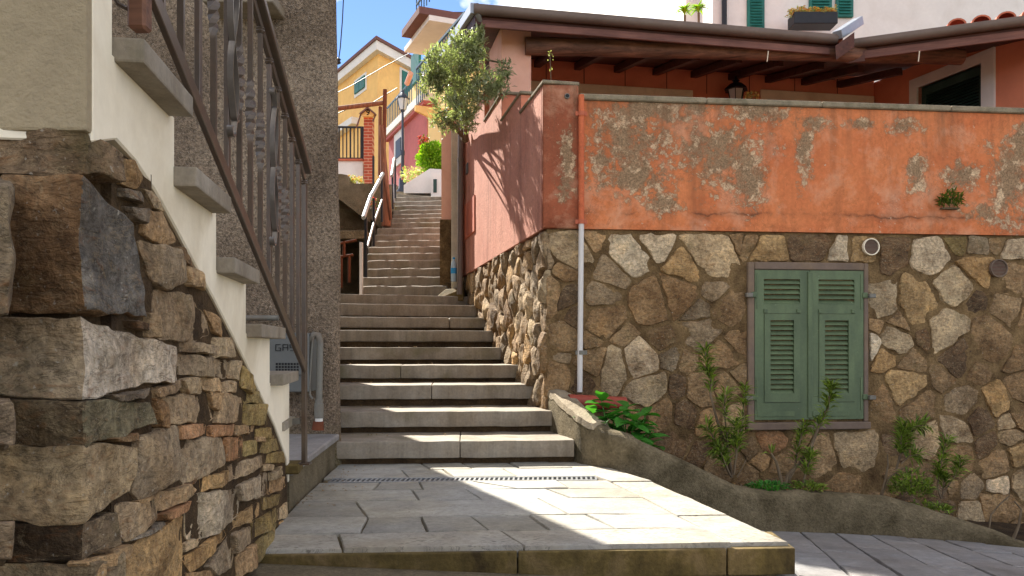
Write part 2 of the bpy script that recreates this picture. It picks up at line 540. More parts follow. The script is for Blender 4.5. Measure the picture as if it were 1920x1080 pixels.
PLANTERM = m_mortar("mossy_cement", srgb(80, 71, 50), srgb(148, 134, 106))
CREAM = simple("cream_plaster", srgb(242, 231, 206), 0.9, 0.08, 3, 0.25, 60, 0.004, stain=srgb(170, 148, 104), stain_amt=0.45, stain_scale=1.6)
BEIGE = simple("beige_stucco", srgb(168, 152, 122), 0.92, 0.16, 4, 0.7, 70, 0.012, stain=srgb(128, 116, 88), stain_amt=0.5)
IRON = simple("brown_painted_iron", srgb(92, 81, 71), 0.38, 0.2, 9, 0.2, 40, 0.003, metal=0.4, stain=srgb(112, 76, 50), stain_amt=0.3, stain_scale=7, spec=0.5)
IRON2 = simple("sky_sheen_iron", srgb(128, 122, 116), 0.3, 0.2, 9, 0.2, 40, 0.003, metal=0.7, spec=0.5)  # lighter iron for the scrolls; grey sky reflection put into the colour
STEEL = simple("galvanised_steel", srgb(150, 152, 152), 0.42, 0.15, 12, 0.1, 60, 0.002, metal=0.6, spec=0.5)
DARKIRON = simple("dark_iron", srgb(44, 46, 50), 0.5, 0.2, 12, 0.15, 60, 0.002, metal=0.4)
GREYBOX = simple("grey_enamel", srgb(98, 100, 98), 0.5, 0.1, 6, 0.1, 60, 0.002)
PIPEGREY = simple("grey_pipe_paint", srgb(112, 110, 102), 0.55, 0.18, 9, 0.2, 50, 0.003, stain=srgb(110, 84, 60), stain_amt=0.5, stain_scale=5)
RUST = simple("rust", srgb(104, 56, 34), 0.85, 0.35, 12, 0.5, 60, 0.006)
FRAMEST = simple("brown_window_stone", srgb(112, 96, 84), 0.85, 0.25, 5, 0.5, 60, 0.006, stain=srgb(134, 112, 84), stain_amt=0.6)
GREEN = m_green("green_shutter_paint", srgb(76, 91, 64), srgb(96, 112, 78))
DKGREEN = m_green("dark_green_paint", srgb(34, 58, 52), srgb(48, 74, 66))
TEAL = m_green("teal_green_paint", srgb(20, 92, 84), srgb(36, 116, 104))
WOODDK = m_wood("dark_brown_wood", srgb(58, 34, 28), srgb(98, 58, 46))
WOODRED = m_wood("red_brown_board", srgb(96, 62, 54), srgb(140, 96, 82))
LOGM = m_wood("weathered_log", srgb(72, 50, 40), srgb(150, 106, 82))
POLEW = m_wood("rusty_brown_pole", srgb(92, 52, 34), srgb(160, 104, 72), 2)
GUTTER = simple("brown_gutter", srgb(112, 96, 86), 0.5, 0.12, 4, 0.1, 40, 0.002, metal=0.2, stain=srgb(86, 68, 58), stain_amt=0.4)
ZINC = simple("zinc_flashing", srgb(150, 156, 164), 0.45, 0.15, 5, 0.1, 40, 0.002, metal=0.6)
SALMON = simple("salmon_stucco", srgb(222, 140, 108), 0.9, 0.07, 3, 0.3, 70, 0.004, stain=srgb(190, 98, 74), stain_amt=0.35)
SALMONL = simple("pale_salmon_stucco", srgb(244, 188, 162), 0.9, 0.06, 3, 0.3, 70, 0.004, stain=srgb(220, 146, 120), stain_amt=0.4)
WHITE = simple("white_plaster", srgb(226, 222, 216), 0.85, 0.06, 3, 0.2, 60, 0.003, stain=srgb(196, 188, 178), stain_amt=0.3)
COPING = simple("grey_coping_stone", srgb(140, 128, 106), 0.92, 0.35, 14, 0.8, 70, 0.012, stain=srgb(90, 84, 62), stain_amt=0.6, stain_scale=6)
TERRA = simple("terracotta", srgb(186, 102, 74), 0.8, 0.2, 8, 0.3, 60, 0.004)
REDPIPE = simple("red_plastic_pipe", srgb(150, 68, 52), 0.6, 0.15, 6, 0.15, 50, 0.003)
SOIL = m_mortar("garden_soil", srgb(44, 34, 24), srgb(84, 68, 48))
BARK = m_wood("grey_bark", srgb(84, 70, 54), srgb(138, 120, 96), 2, 0.9)
LEAF_OLIVE = m_leaf("olive_leaf", srgb(112, 122, 80), srgb(196, 200, 168), 0.35, 0.4)
LEAF_OLEANDER = m_leaf("oleander_leaf", srgb(68, 84, 30), srgb(146, 168, 64), 0.35)
LEAF_BROAD = m_leaf("broad_leaf", srgb(40, 104, 36), srgb(92, 164, 62), 0.4, 0.4)
LEAF_BRIGHT = m_leaf("bright_leaf", srgb(96, 150, 24), srgb(176, 206, 56), 0.45)
LEAF_FERN = m_leaf("fern_leaf", srgb(62, 82, 28), srgb(112, 128, 44), 0.35)
LEAF_PALE = m_leaf("pale_leaf", srgb(150, 164, 90), srgb(220, 216, 160), 0.4)
PETAL_RED = m_leaf("red_petal", srgb(196, 36, 60), srgb(226, 92, 110), 0.3)
PETAL_MIX = m_leaf("mixed_petal", srgb(206, 120, 70), srgb(236, 214, 120), 0.3)
YELLOW = simple("yellow_stucco", srgb(238, 192, 118), 0.9, 0.10, 1.6, 0.3, 20, 0.006, stain=srgb(206, 150, 92), stain_amt=0.4, stain_scale=0.9)
YELLOW2 = simple("cream_yellow_stucco", srgb(240, 208, 142), 0.9, 0.05, 1.2, 0.2, 20, 0.004)
PINK = simple("pink_stucco", srgb(192, 110, 106), 0.9, 0.14, 1.6, 0.3, 20, 0.006, stain=srgb(150, 84, 80), stain_amt=0.5, stain_scale=1.2)
ROOFDK = simple("brown_roof_edge", srgb(112, 78, 72), 0.8, 0.2, 3, 0.3, 20, 0.006)
SIGN_HOLE_BLACK = simple("black_paint_and_hole_shade", srgb(22, 22, 22), 0.6, 0.1, 8, 0.1, 40, 0.001)  # sign paint; also the dark of holes and recesses, put in as colour
RAILBLUE = simple("blue_grey_rail_paint", srgb(62, 92, 110), 0.5, 0.15, 8, 0.1, 40, 0.002)

# ------------------------------------------------------------------ stone generator
def chaikin(p, n=1, cut=0.2):
    for _ in range(n):
        q = []
        for i in range(len(p)):
            a, b = V(p[i]), V(p[(i + 1) % len(p)])
            q += [a.lerp(b, cut), a.lerp(b, 1 - cut)]
        p = q
    return [V(x) for x in p]

def resample(p, step):
    out = []
    for i in range(len(p)):
        a, b = V(p[i]), V(p[(i + 1) % len(p)])
        n = max(1, int(round((b - a).length / step)))
        out += [a.lerp(b, k / n) for k in range(n)]
    return out

def stone(poly, outd, seed, step=0.05, rings=(0.0, 0.06, 0.18, 0.36, 0.58, 0.8), back=0.05, rough=0.012, rag=0.006, rim=0.45, cut=0.1, warp=0.0, facet=0.16):
    """rubble stone in a wall frame: outline (x,z), standing out by outd, face hewn in a few planes"""
    p = chaikin([V((q[0], q[1])) for q in poly], 1, cut)
    p = resample(p, step)
    if warp:
        p = [q + V((noise.noise(V((q.x * 13, q.y * 13, seed))), noise.noise(V((q.x * 13, q.y * 13, seed + 40))))) * warp for q in p]
    c = V((0, 0))
    for q in p: c += q
    c /= len(p)
    size = math.sqrt(max(1e-4, area([(q.x, q.y) for q in p])))
    so_ = V((seed * 3.17, seed * 1.71, seed * 0.77))
    r = random.Random(int(seed * 97))
    planes = []
    for _ in range(6):
        a = r.uniform(0, 6.283); g = r.uniform(0.02, facet)
        planes.append((math.cos(a) * g, math.sin(a) * g, r.uniform(0.0, 0.28) * g * size))
    n = len(p)
    def nz(x, z, s): return noise.noise(V((x * s, seed * 5.3, z * s)) + so_)
    def face(g):
        d = g - c
        h = min(gx_ * d.x + gz_ * d.y + o_ for gx_, gz_, o_ in planes)
        return outd + max(-0.8 * outd - 0.01, h) + (nz(g.x, g.y, 11) + nz(g.x, g.y, 27) * 0.6) * rough
    vs = [(q.x, back, q.y) for q in p]
    for k, t in enumerate(rings):
        for q in p:
            d = q - c
            g = q - d * t + d.normalized() * (nz(q.x, q.y, 24) * rag * (1 - t))
            h = face(g)
            if k == 0: h = h * rim if rim > 0 else rim * outd
            elif k == 1: h = h * 0.9
            vs.append((g.x, -h, g.y))
    vs.append((c.x, -face(c), c.y))
    fs = []
    K = len(rings)
    for k in range(K):
        for i in range(n):
            j = (i + 1) % n
            fs.append((k * n + i, k * n + j, (k + 1) * n + j, (k + 1) * n + i))
    for i in range(n):
        fs.append((K * n + i, K * n + (i + 1) % n, len(vs) - 1))
    return MB().add(vs, fs)

def clip(poly, nx, nz_, off):
    """keep the side nx*x+nz*z <= off"""
    out = []
    for i in range(len(poly)):
        a, b = poly[i], poly[(i + 1) % len(poly)]
        da = nx * a[0] + nz_ * a[1] - off
        db = nx * b[0] + nz_ * b[1] - off
        if da <= 0: out.append(a)
        if (da < 0) != (db < 0) and abs(da - db) > 1e-12:
            t = da / (da - db)
            out.append((a[0] + (b[0] - a[0]) * t, a[1] + (b[1] - a[1]) * t))
    return out

def cells(seeds, bound, gap, rects=(), w=None):
    """Voronoi cells of the seeds inside a bound polygon, joints of width gap, kept off rects"""
    res = []
    for i, s in enumerate(seeds):
        poly = list(bound)
        for j, t in enumerate(seeds):
            if i == j: continue
            dx, dz = t[0] - s[0], t[1] - s[1]
            L = math.hypot(dx, dz)
            if L > 1.6 or L < 1e-6: continue
            wi = (w[i] - w[j]) if w else 0.0
            f = 0.5 + max(-0.22, min(0.22, wi))
            nx, nz_ = dx / L, dz / L
            off = nx * s[0] + nz_ * s[1] + L * f - gap / 2
            poly = clip(poly, nx, nz_, off)
            if len(poly) < 3: break
        for (x0, x1, z0, z1) in rects:
            if len(poly) < 3: break
            d = [(x0 - s[0], (1, 0, x0)), (s[0] - x1, (-1, 0, -x1)), (z0 - s[1], (0, 1, z0)), (s[1] - z1, (0, -1, -z1))]
            b = max(d, key=lambda q: q[0])
            if b[0] <= 0: poly = []
            else: poly = clip(poly, *b[1])
        res.append(poly if len(poly) >= 3 else None)
    return res

def area(p):
    return abs(sum(p[i][0] * p[(i + 1) % len(p)][1] - p[(i + 1) % len(p)][0] * p[i][1] for i in range(len(p)))) / 2

PAL = {  # real stone colours, by kind
    'W': (0.60, 0.52, 0.41), 'L': (0.47, 0.375, 0.255), 'O': (0.46, 0.315, 0.16), 'T': (0.38, 0.27, 0.16),
    'G': (0.31, 0.245, 0.17), 'B': (0.30, 0.205, 0.115), 'D': (0.15, 0.10, 0.06), 'S': (0.23, 0.20, 0.165), 'M': (0.25, 0.195, 0.085),
    'R': (0.35, 0.20, 0.11)}

def tone(kind, r=None):
    r = r or rnd
    c = PAL[kind]
    f = r.uniform(0.85, 1.18)
    h = r.uniform(-0.04, 0.04)
    return (min(1, c[0] * f * (1.06 + h)), c[1] * f, c[2] * f * (0.9 - h))

# ------------------------------------------------------------------ ground, hillside
def pave_z(x, y):          # lower path: falls away from the landing, down to the right
    return 0.295 - 0.05 * x - 0.118 * y

g = MB()
N = 48
hv = []
for i in range(N + 1):
    for j in range(N + 1):
        u = (i / N * 2 - 1); v = (j / N * 2 - 1)
        x = math.copysign(abs(u) ** 3, u) * 900; y = math.copysign(abs(v) ** 3, v) * 900 + 6
        z = -1.25
        if y > 13.0: z = -1.25 + min(7.5, (y - 13.0) * 0.34)
        if y > 30: z += noise.noise(V((x * .02, y * .02, 1))) * 0.6
        hv.append((x, y, z))
g.add(hv, [(i * (N + 1) + j, (i + 1) * (N + 1) + j, (i + 1) * (N + 1) + j + 1, i * (N + 1) + j + 1) for i in range(N) for j in range(N)])
GROUNDM = m_mortar("stony_ground", srgb(92, 84, 58), srgb(128, 118, 88))
tag(g.build("ground", GROUNDM, smooth=60), kind="structure")

# ------------------------------------------------------------------ landing: bed, flagstones, front edge
LAND = empty("landing_pavement", (0, 4.4, 0), kind="structure")

def xl(d):   # left edge of the landing
    return -0.548 - 0.14 * d + 0.02 if d < 3.92 else -1.097 + 0.02 - (d - 3.92) * 0.061
def xr(d):   # right edge
    pts = [(3.2, 1.166), (3.3, 1.146), (4.2, 0.96), (5.1, 0.775), (5.3, 0.70), (5.45, 0.58), (5.62, 0.46), (6.0, 0.40)]
    for (a, xa), (b, xb) in zip(pts, pts[1:]):
        if d <= b: return xa + (xb - xa) * (d - a) / (b - a)
    return 0.4
def row_y(d0, x): return d0 + 0.055 * x + (noise.noise(V((x * 2.3, d0 * 7, 1))) * 0.03 if 3.4 < d0 < 4.7 else 0)

bed = [(xl(3.3), 3.2), (1.10, 3.33), (0.93, 4.2), (0.745, 5.1), (0.66, 5.3), (0.44, 5.6), (0.42, 5.75), (-1.25, 5.75), (-1.16, 5.0), (xl(3.9), 3.9)]
MB().prismz(bed, -0.9, -0.014).build("paving_bed", JOINT, LAND)

def shrink(poly, g_):
    """move every edge of a convex polygon inwards by g_"""
    n = len(poly)
    ar = sum(poly[i][0] * poly[(i + 1) % n][1] - poly[(i + 1) % n][0] * poly[i][1] for i in range(n))
    out = list(poly)
    for i in range(n):
        a, b = poly[i], poly[(i + 1) % n]
        dx, dy = b[0] - a[0], b[1] - a[1]
        L = math.hypot(dx, dy)
        if L < 1e-5: continue
        nx, ny = (dy / L, -dx / L) if ar > 0 else (-dy / L, dx / L)
        out = clip(out, nx, ny, nx * a[0] + ny * a[1] - g_)
        if len(out) < 3: return None
    return out

def flag(poly, parent, mat, zf, gap=0.006, thick=0.05, r=rnd, name="paving_slab", rag=0.003):
    """one flagstone: slightly out of level, chipped arrises"""
    q = shrink(poly, gap)
    if not q or area(q) < 0.003: return
    q = [V(a) for a in q]
    pts = resample([(a.x, a.y) for a in q], 0.07)
    if len(pts) < 6: pts = resample([(a.x, a.y) for a in q], 0.03)
    c = V((0, 0))
    for a in pts: c += a
    c /= len(pts)
    tx, ty, dz = r.uniform(-.006, .006), r.uniform(-.006, .006), r.uniform(-.003, .003)
    n = len(pts)
    def z(a): return zf(a.x, a.y) + (a.x - c.x) * tx + (a.y - c.y) * ty + dz
    vs = []
    o = r.uniform(0, 50)
    for lev, (ins, dp) in enumerate(((0.0, thick), (0.0, 0.006), (0.005, 0.0), (0.04, -0.0015))):
        for a in pts:
            rn = (c - a); L = rn.length
            rn = rn / L if L > 1e-6 else rn
            j = noise.noise(V((a.x * 17 + o, a.y * 17, o))) * rag + (rag * 0.6)
            b = a + rn * min(L * 0.6, ins + max(0, j))
            vs.append((b.x, b.y, z(b) - dp + noise.noise(V((b.x * 9, b.y * 9, o))) * 0.0022 * (lev > 1)))
    vs.append((c.x, c.y, z(c) + 0.001))
    fs = []
    for k in range(3):
        for i in range(n):
            fs.append((k * n + i, k * n + (i + 1) % n, (k + 1) * n + (i + 1) % n, (k + 1) * n + i))
    for i in range(n): fs.append((3 * n + i, 3 * n + (i + 1) % n, len(vs) - 1))
    return MB().add(vs, fs).build(name, mat, parent, smooth=40)

flat0 = lambda x, y: 0.0
rows = [3.245, 3.52, 3.84, 4.25, 4.56, 4.83, 4.99, 5.32, 5.66]
lr = random.Random(21)
for i in range(len(rows) - 1):
    a, b = rows[i], rows[i + 1]
    if abs(a - 4.83) < 1e-6: continue                     # the drain runs here
    sk = -0.30
    def inner(d): return xr(d) - 0.25
    xs = [xl(a) - 0.02]
    x = xs[0] + lr.uniform(0.25, 0.7)
    while x < inner(a) - 0.16:
        xs.append(x); x += lr.choice([0.3, 0.42, 0.55, 0.7, 0.85]) * lr.uniform(0.85, 1.15)
    xs.append(inner((a + b) / 2))
    sks = [sk * lr.uniform(0.6, 1.25) for _ in xs]
    for k in range(len(xs) - 1):
        x0, x1 = xs[k], xs[k + 1]
        t0 = xl(b) - 0.02 if k == 0 else x0 + sks[k] * (b - a)
        t1 = inner(b) if k == len(xs) - 2 else x1 + sks[k + 1] * (b - a)
        if k == len(xs) - 2: x1 = inner(a)
        quad = [(x0, row_y(a, x0)), (x1, row_y(a, x1)), (t1, row_y(b, t1)), (t0, row_y(b, t0))]
        if lr.random() < 0.22 and i in (1, 2, 4) and (x1 - x0) > 0.35:     # a slab cracked in two
            m0 = x0 + (x1 - x0) * lr.uniform(.3, .7); m1 = t0 + (t1 - t0) * lr.uniform(.3, .7)
            flag([quad[0], (m0, row_y(a, m0)), (m1, row_y(b, m1)), quad[3]], LAND, SLATE, flat0, r=lr, gap=0.003)
            flag([(m0, row_y(a, m0)), quad[1], quad[2], (m1, row_y(b, m1))], LAND, SLATE, flat0, r=lr, gap=0.003)
        else:
            flag(quad, LAND, SLATEP if i == 0 else SLATE, flat0, r=lr, gap=lr.uniform(0.0015, 0.0035))
d = 3.26
while d < 5.55:                                           # border course along the right edge
    e = min(5.62, d + lr.uniform(0.45, 0.75))
    if 5.62 - e < 0.2: e = 5.62
    def ry(x, dd): return row_y(dd, x)
    flag([(inner(d), ry(inner(d), d)), (xr(d), ry(xr(d), d)), (xr(e), ry(xr(e), e)), (inner(e), ry(inner(e), e))], LAND, SLATEP, flat0, r=lr, gap=0.003)
    d = e
# front edge blocks of the landing
for (x0, x1) in ((-1.03, 0.02), (0.025, 0.878), (0.884, 1.165)):
    y0, y1 = row_y(3.225, x0), row_y(3.225, x1)
    MB().hexa([(x0, y0, -0.128), (x1, y1, -0.128), (x1, y1 + .3, -0.128), (x0, y0 + .3, -0.128),
               (x0, y0, -0.018), (x1, y1, -0.018), (x1, y1 + .3, -0.018), (x0, y0 + .3, -0.018)]).build("edge_block", MOSS, LAND, bevel=0.006, seg=2)
MB().prismz([(-1.0, 3.24), (1.08, 3.36), (1.0, 3.8), (-1.0, 3.8)], -0.9, -0.129).build("riser", EARTH_JOINT, LAND)

# drain grate across the landing
DR = empty("drain_grate", (-0.3, 4.9, 0), "narrow slotted metal drain grate across the slate landing", "drain")
x0, x1 = -1.10, 0.515
ya = lambda x: row_y(4.835, x); yb = lambda x: row_y(4.985, x)
for e_, f_ in ((ya, 0.0), (yb, -0.022)):
    MB().hexa([(x0, e_(x0) + f_, -0.03), (x1, e_(x1) + f_, -0.03), (x1, e_(x1) + f_ + .022, -0.03), (x0, e_(x0) + f_ + .022, -0.03),
               (x0, e_(x0) + f_, 0.001), (x1, e_(x1) + f_, 0.001), (x1, e_(x1) + f_ + .022, 0.001), (x0, e_(x0) + f_ + .022, 0.001)]).build("frame_rail", STEEL, DR)
gb = MB()
nb_ = 54
for i in range(nb_ + 1):
    x = x0 + (x1 - x0) * i / nb_
    gb.hexa([(x - .006, ya(x) + .02, -.025), (x + .006, ya(x) + .02, -.025), (x + .012, yb(x) - .02, -.025), (x, yb(x) - .02, -.025),
             (x - .006, ya(x) + .02, -.001), (x + .006, ya(x) + .02, -.001), (x + .012, yb(x) - .02, -.001), (x, yb(x) - .02, -.001)])
tag(gb.build("grate_bars", STEEL, DR), kind="stuff")
MB().hexa([(x0, ya(x0), -.2), (x1, ya(x1), -.2), (x1, yb(x1), -.2), (x0, yb(x0), -.2), (x0, ya(x0), -.028), (x1, ya(x1), -.028), (x1, yb(x1), -.028), (x0, yb(x0), -.028)]).build("channel", SIGN_HOLE_BLACK, DR)  # solid black fill; the shade inside the channel is its colour

# ------------------------------------------------------------------ lower path to the right
PATH = empty("lower_path", (2.2, 4.0, 0), kind="structure")
bp = [(-4, -2.5), (9, -2.5), (9, 4.4), (3.2, 5.0), (2.4, 5.45), (1.2, 5.4), (0.9, 4.6), (1.05, 3.4), (-4, 3.4)]
MB().prismz(bp, lambda x, y: pave_z(x, y) - 0.6, lambda x, y: pave_z(x, y) - 0.02).build("paving_bed", JOINT, PATH)
pr = random.Random(5)
ang = math.atan2(0.245, 1.0)          # courses run away from the viewer, slightly to the right
ux, uy = math.sin(ang), math.cos(ang)
for i in range(-2, 22):
    o0 = 0.62 + i * 0.235
    t = pr.uniform(-1.5, -0.9)
    while t < 6.0:
        L = pr.uniform(0.55, 1.15)
        q = []
        for (o, tt) in ((o0, t), (o0 + 0.235, t), (o0 + 0.235, t + L), (o0, t + L)):
            q.append((o * uy + tt * ux, -o * ux * 0.6 + tt * uy))
        t += L
        for hp in ((0, 1, 5.52), (0.30, 1, 6.28), (-1, -0.10, -1.30 + 0.12)):
            q = clip(q, *hp) if len(q) >= 3 else q
        # keep clear of the landing
        q = clip(q, -1.0, -0.21, -(1.10 + 0.21 * 3.4)) if len(q) >= 3 else q
        if len(q) >= 3: flag(q, PATH, SLATE2, pave_z, r=pr, gap=0.005)

# ------------------------------------------------------------------ lower flight of steps
ST = empty("stone_stairs", (-0.5, 5.6, 0), "broad lower flight of worn grey stone steps rising from the landing", "stairs")
yl_ = [828.5, 772.5, 722.5, 685, 651.5, 619, 593.7, 569, 551]
dl_ = [5.47, 6.0, 6.55, 7.08, 7.6, 8.1, 8.55, 9.0, 9.5]
xr_ = [1077.5, 1038, 1008, 976.7, 955, 931.7, 915.8, 901, 887]
dr_ = [5.56, 6.1, 6.66, 7.2, 7.8, 8.38, 8.9, 9.45, 10.0]
sz = [CZ - (y - HY) / F * d for y, d in zip(yl_, dl_)]
sr = random.Random(9)
for k in range(9):
    z = sz[k]
    L = V(((640 - CX) / F * dl_[k], dl_[k])); R = V(((xr_[k] - CX) / F * dr_[k], dr_[k]))
    u = (R - L).normalized(); w = V((-u.y, u.x))
    Lx = L - u * (0.1 if k == 0 else 0.45)
    dep = (dl_[k + 1] - dl_[k] if k < 8 else 1.0) + 0.12
    th = 0.118 if k < 7 else 0.14
    cut = [Lx, L + (R - L) * sr.uniform(.25, .8), R] if k in (0, 2, 3, 6) else [Lx, R]
    for a, b in zip(cut, cut[1:]):
        a2 = a + u * 0.002; b2 = b - u * 0.002
        c2 = b2 + w * dep; d2 = a2 + w * dep
        mb = MB().hexa([(a2.x, a2.y, z - th), (b2.x, b2.y, z - th), (c2.x, c2.y, z - th), (d2.x, d2.y, z - th),
                        (a2.x, a2.y, z), (b2.x, b2.y, z), (c2.x, c2.y, z), (d2.x, d2.y, z)])
        me = mb.mesh("tread_slab", STEP, bevel=0.009 if k < 5 else 0.02, seg=3)
        bm = bmesh.new(); bm.from_mesh(me)
        es = [e for e in bm.edges if e.calc_length() > 0.5 and abs((e.verts[1].co - e.verts[0].co).normalized().xy.dot(u)) > .9]
        bmesh.ops.subdivide_edges(bm, edges=es, cuts=22)
        for v_ in bm.verts:
            v_.co.z += noise.noise(v_.co * 6 + V((k * 9, 0, 0))) * 0.004
            if (V((v_.co.x, v_.co.y)) - a).dot(w) < 0.02: v_.co.y += noise.noise(v_.co * 9 + V((k * 9, 3, 0))) * 0.006
        bm.to_mesh(me); bm.free()
        o = bpy.data.objects.new("tread_slab", me); C.objects.link(o); attach(o, ST)
    zb = -0.3 if k == 0 else sz[k - 1] - 0.05
    a2 = Lx + w * 0.045; b2 = R + w * 0.045; c2 = b2 + w * (dep - .05); d2 = a2 + w * (dep - .05)
    MB().hexa([(a2.x, a2.y, zb), (b2.x, b2.y, zb), (c2.x, c2.y, zb), (d2.x, d2.y, zb),
               (a2.x, a2.y, z - th), (b2.x, b2.y, z - th), (c2.x, c2.y, z - th), (d2.x, d2.y, z - th)]).build("riser", EARTH_JOINT, ST)

# ------------------------------------------------------------------ upper flight
UST = empty("stone_stairs", (-1.5, 10.4, 1.44), "narrow upper flight of steps climbing between handrail and pink wall", "stairs")
uy_ = [536.6, 519.6, 503.6, 488, 475.3, 463, 451.4, 439.5, 428, 417.5, 409, 401.5, 394, 386, 377.5, 369.5]
ul_ = [676, 674, 688, 688, 688, 690, 696, 702, 706, 716, 733, 735, 736, 738, 738, 738]
ud = [10.45, 10.93, 11.37, 11.8, 12.25, 12.7, 13.15, 13.58, 14.0, 14.4, 14.88, 15.36, 15.84, 16.28, 16.66, 17.06]
uz = [CZ + (HY - y) / F * d for y, d in zip(uy_, ud)]
for j in range(16):
    z = uz[j]; d = ud[j]
    a = V(((ul_[j] - CX) / F * d, d)); b = V(((833 - CX) / F * d + .05, d - 0.12))
    dep = (ud[j + 1] - d if j < 15 else 1.0) + 0.1
    zb = (uz[j - 1] - 0.02) if j else sz[8] - .05
    mb = MB().hexa([(a.x, a.y, zb), (b.x, b.y, zb), (b.x, b.y + dep, zb), (a.x, a.y + dep, zb), (a.x, a.y, z), (b.x, b.y, z), (b.x, b.y + dep, z), (a.x, a.y + dep, z)])
    me = mb.mesh("tread_slab", STEP, bevel=0.035, seg=4)
    bm = bmesh.new(); bm.from_mesh(me)
    es = [e for e in bm.edges if e.calc_length() > 0.6]
    bmesh.ops.subdivide_edges(bm, edges=es, cuts=14)
    for v_ in bm.verts:
        v_.co.z += noise.noise(v_.co * 5) * 0.012
        v_.co.y += noise.noise(v_.co * 7 + V((3, 1, 2))) * 0.012
    bm.to_mesh(me); bm.free()
    o = bpy.data.objects.new("tread_slab", me); C.objects.link(o); attach(o, UST)
# core under the upper flight
core = [(-2.0, 10.5), (-1.0, 10.4), (-1.35, 17.8), (-2.6, 17.8)]
MB().prismz(core, -1.0, lambda x, y: 1.35 + (y - 10.4) * 0.36).build("core", EARTH_JOINT, UST)

# far steps beyond the lamp
FST = empty("stone_stairs", (-2.6, 18.2, 4.0), "distant shallow steps curving up to the left past the street lamp", "stairs")
for j in range(9):
    y = 365.5 - j * 2.6
    d = 18.0 + j * 0.85
    zt = CZ + (HY - y) / F * d
    xa = (741 + j * 0.5 - CX) / F * d - 0.4; xb = ((833 - j * 9) - CX) / F * d + .05
    MB().hexa([(xa, d, zt - .3), (xb, d + .25, zt - .3), (xb, d + 1.1, zt - .3), (xa, d + 1.0, zt - .3), (xa, d, zt), (xb, d + .25, zt), (xb, d + 1.1, zt), (xa, d + 1.0, zt)]).build("tread_slab", STEP, FST, bevel=0.02)
# ------------------------------------------------------------------ terrace house on the right
TH = empty("terrace_house", (0.27, 6.22, 0), "orange house on rubble stone base with covered terrace behind stained parapet", "house")
FA = fr(0.27, 6.22, 1.0, 0.1017)                 # stone wall and parapet facing the viewer
FB = fr(0.27, 6.22, 0.21, -1.0)                  # flank along the steps; local x runs towards the viewer
FL = 4.35                                        # length of the flank
ZS = 1.727                                       # foot of the stucco

def colr(k, r): return tone(k, r)

# --- masonry cores

def wallgrid(x0, x1, y0, y1, z0, z1, amp=0.004, step=0.08, fq=3.0):
    """stucco panel with a slightly uneven face"""
    mb = MB(); nx = max(2, int((x1 - x0) / step)); nz = max(2, int((z1 - z0) / step))
    vs = []
    for i in range(nx + 1):
        for j in range(nz + 1):
            x = x0 + (x1 - x0) * i / nx; z = z0 + (z1 - z0) * j / nz
            e = 0 if i in (0, nx) or j in (0, nz) else 1
            vs.append((x, y0 + (noise.noise(V((x * fq, z * fq, 4))) + .5 * noise.noise(V((x * fq * 3, z * fq * 3, 9)))) * amp * e, z))
    fs = [(i * (nz + 1) + j, (i + 1) * (nz + 1) + j, (i + 1) * (nz + 1) + j + 1, i * (nz + 1) + j + 1) for i in range(nx) for j in range(nz)]
    mb.add(vs, fs)
    b = len(mb.v)
    mb.v += [(x0, y1, z0), (x1, y1, z0), (x1, y1, z1), (x0, y1, z1)]
    c0, c1, c2, c3 = 0, nx * (nz + 1), nx * (nz + 1) + nz, nz
    mb.f += [(b + 1, b, b + 3, b + 2), tuple([i * (nz + 1) for i in range(nx, -1, -1)] + [b, b + 1]),
             tuple([i * (nz + 1) + nz for i in range(nx + 1)] + [b + 2, b + 3]),
             tuple([c0 + j for j in range(nz, -1, -1)] + [b + 3, b][::1][::1])[:nz + 1] + (b, b + 3),
             tuple([c1 + j for j in range(nz + 1)] + [b + 2, b + 1])]
    return mb

coreA = wallgrid(0.0, 5.6, 0.0, 0.35, -1.0, ZS - 0.002, 0.012, 0.035, 9.0).build("masonry", MORTAR, TH, FA, smooth=60)
coreB = wallgrid(-FL, -0.002, 0.0, 0.35, -0.6, ZS - 0.004, 0.014, 0.045, 9.0).build("masonry", MORTAR, TH, FB, smooth=60)

# --- window in the stone base
wx0, wz1 = onp(FA, 1400, 492); wx1, _ = onp(FA, 1625, 493)
sx0, sz1_ = onp(FA, 1413, 506.5); sx1, sz0_ = onp(FA, 1616, 785)
_, wz0 = onp(FA, 1500, 806)
wrect = (wx0 - 0.005, wx1 + 0.005, wz0, wz1 + 0.005)

Z7 = [(110,60,'T'),(175,135,'L'),(265,70,'T'),(440,125,'W'),(555,50,'W'),(680,90,'D'),(820,125,'L'),(940,60,'B'),(1062,110,'O'),(985,120,'G'),(715,205,'O'),(860,230,'B'),
 (345,235,'G'),(560,235,'B'),(680,320,'B'),(830,320,'G'),(130,220,'B'),(150,320,'D'),(250,330,'B'),(320,320,'G'),(380,390,'G'),(470,400,'B'),(590,450,'T'),(690,490,'B'),
 (770,400,'G'),(780,490,'G'),(890,385,'B'),(890,480,'B'),(935,260,'B'),(410,520,'B'),(100,420,'B'),(200,430,'D'),(130,540,'B'),(270,540,'B'),(500,640,'W'),(370,670,'L'),
 (625,620,'G'),(700,640,'B'),(580,550,'B'),(660,760,'D'),(280,640,'B'),(130,610,'G'),(380,740,'B'),(530,780,'B'),(240,720,'D'),(110,680,'B'),(790,780,'B'),(890,620,'B'),
 (935,690,'B'),(880,740,'B'),(700,880,'D'),(590,870,'B'),(660,990,'D'),(800,900,'B'),(870,1000,'B'),(480,880,'B'),(560,960,'B'),(760,1040,'D'),(930,900,'T'),(940,560,'B'),
 (60,300,'T'),(40,500,'L'),(60,180,'G'),(420,830,'D'),(520,330,'D'),(330,450,'B')]
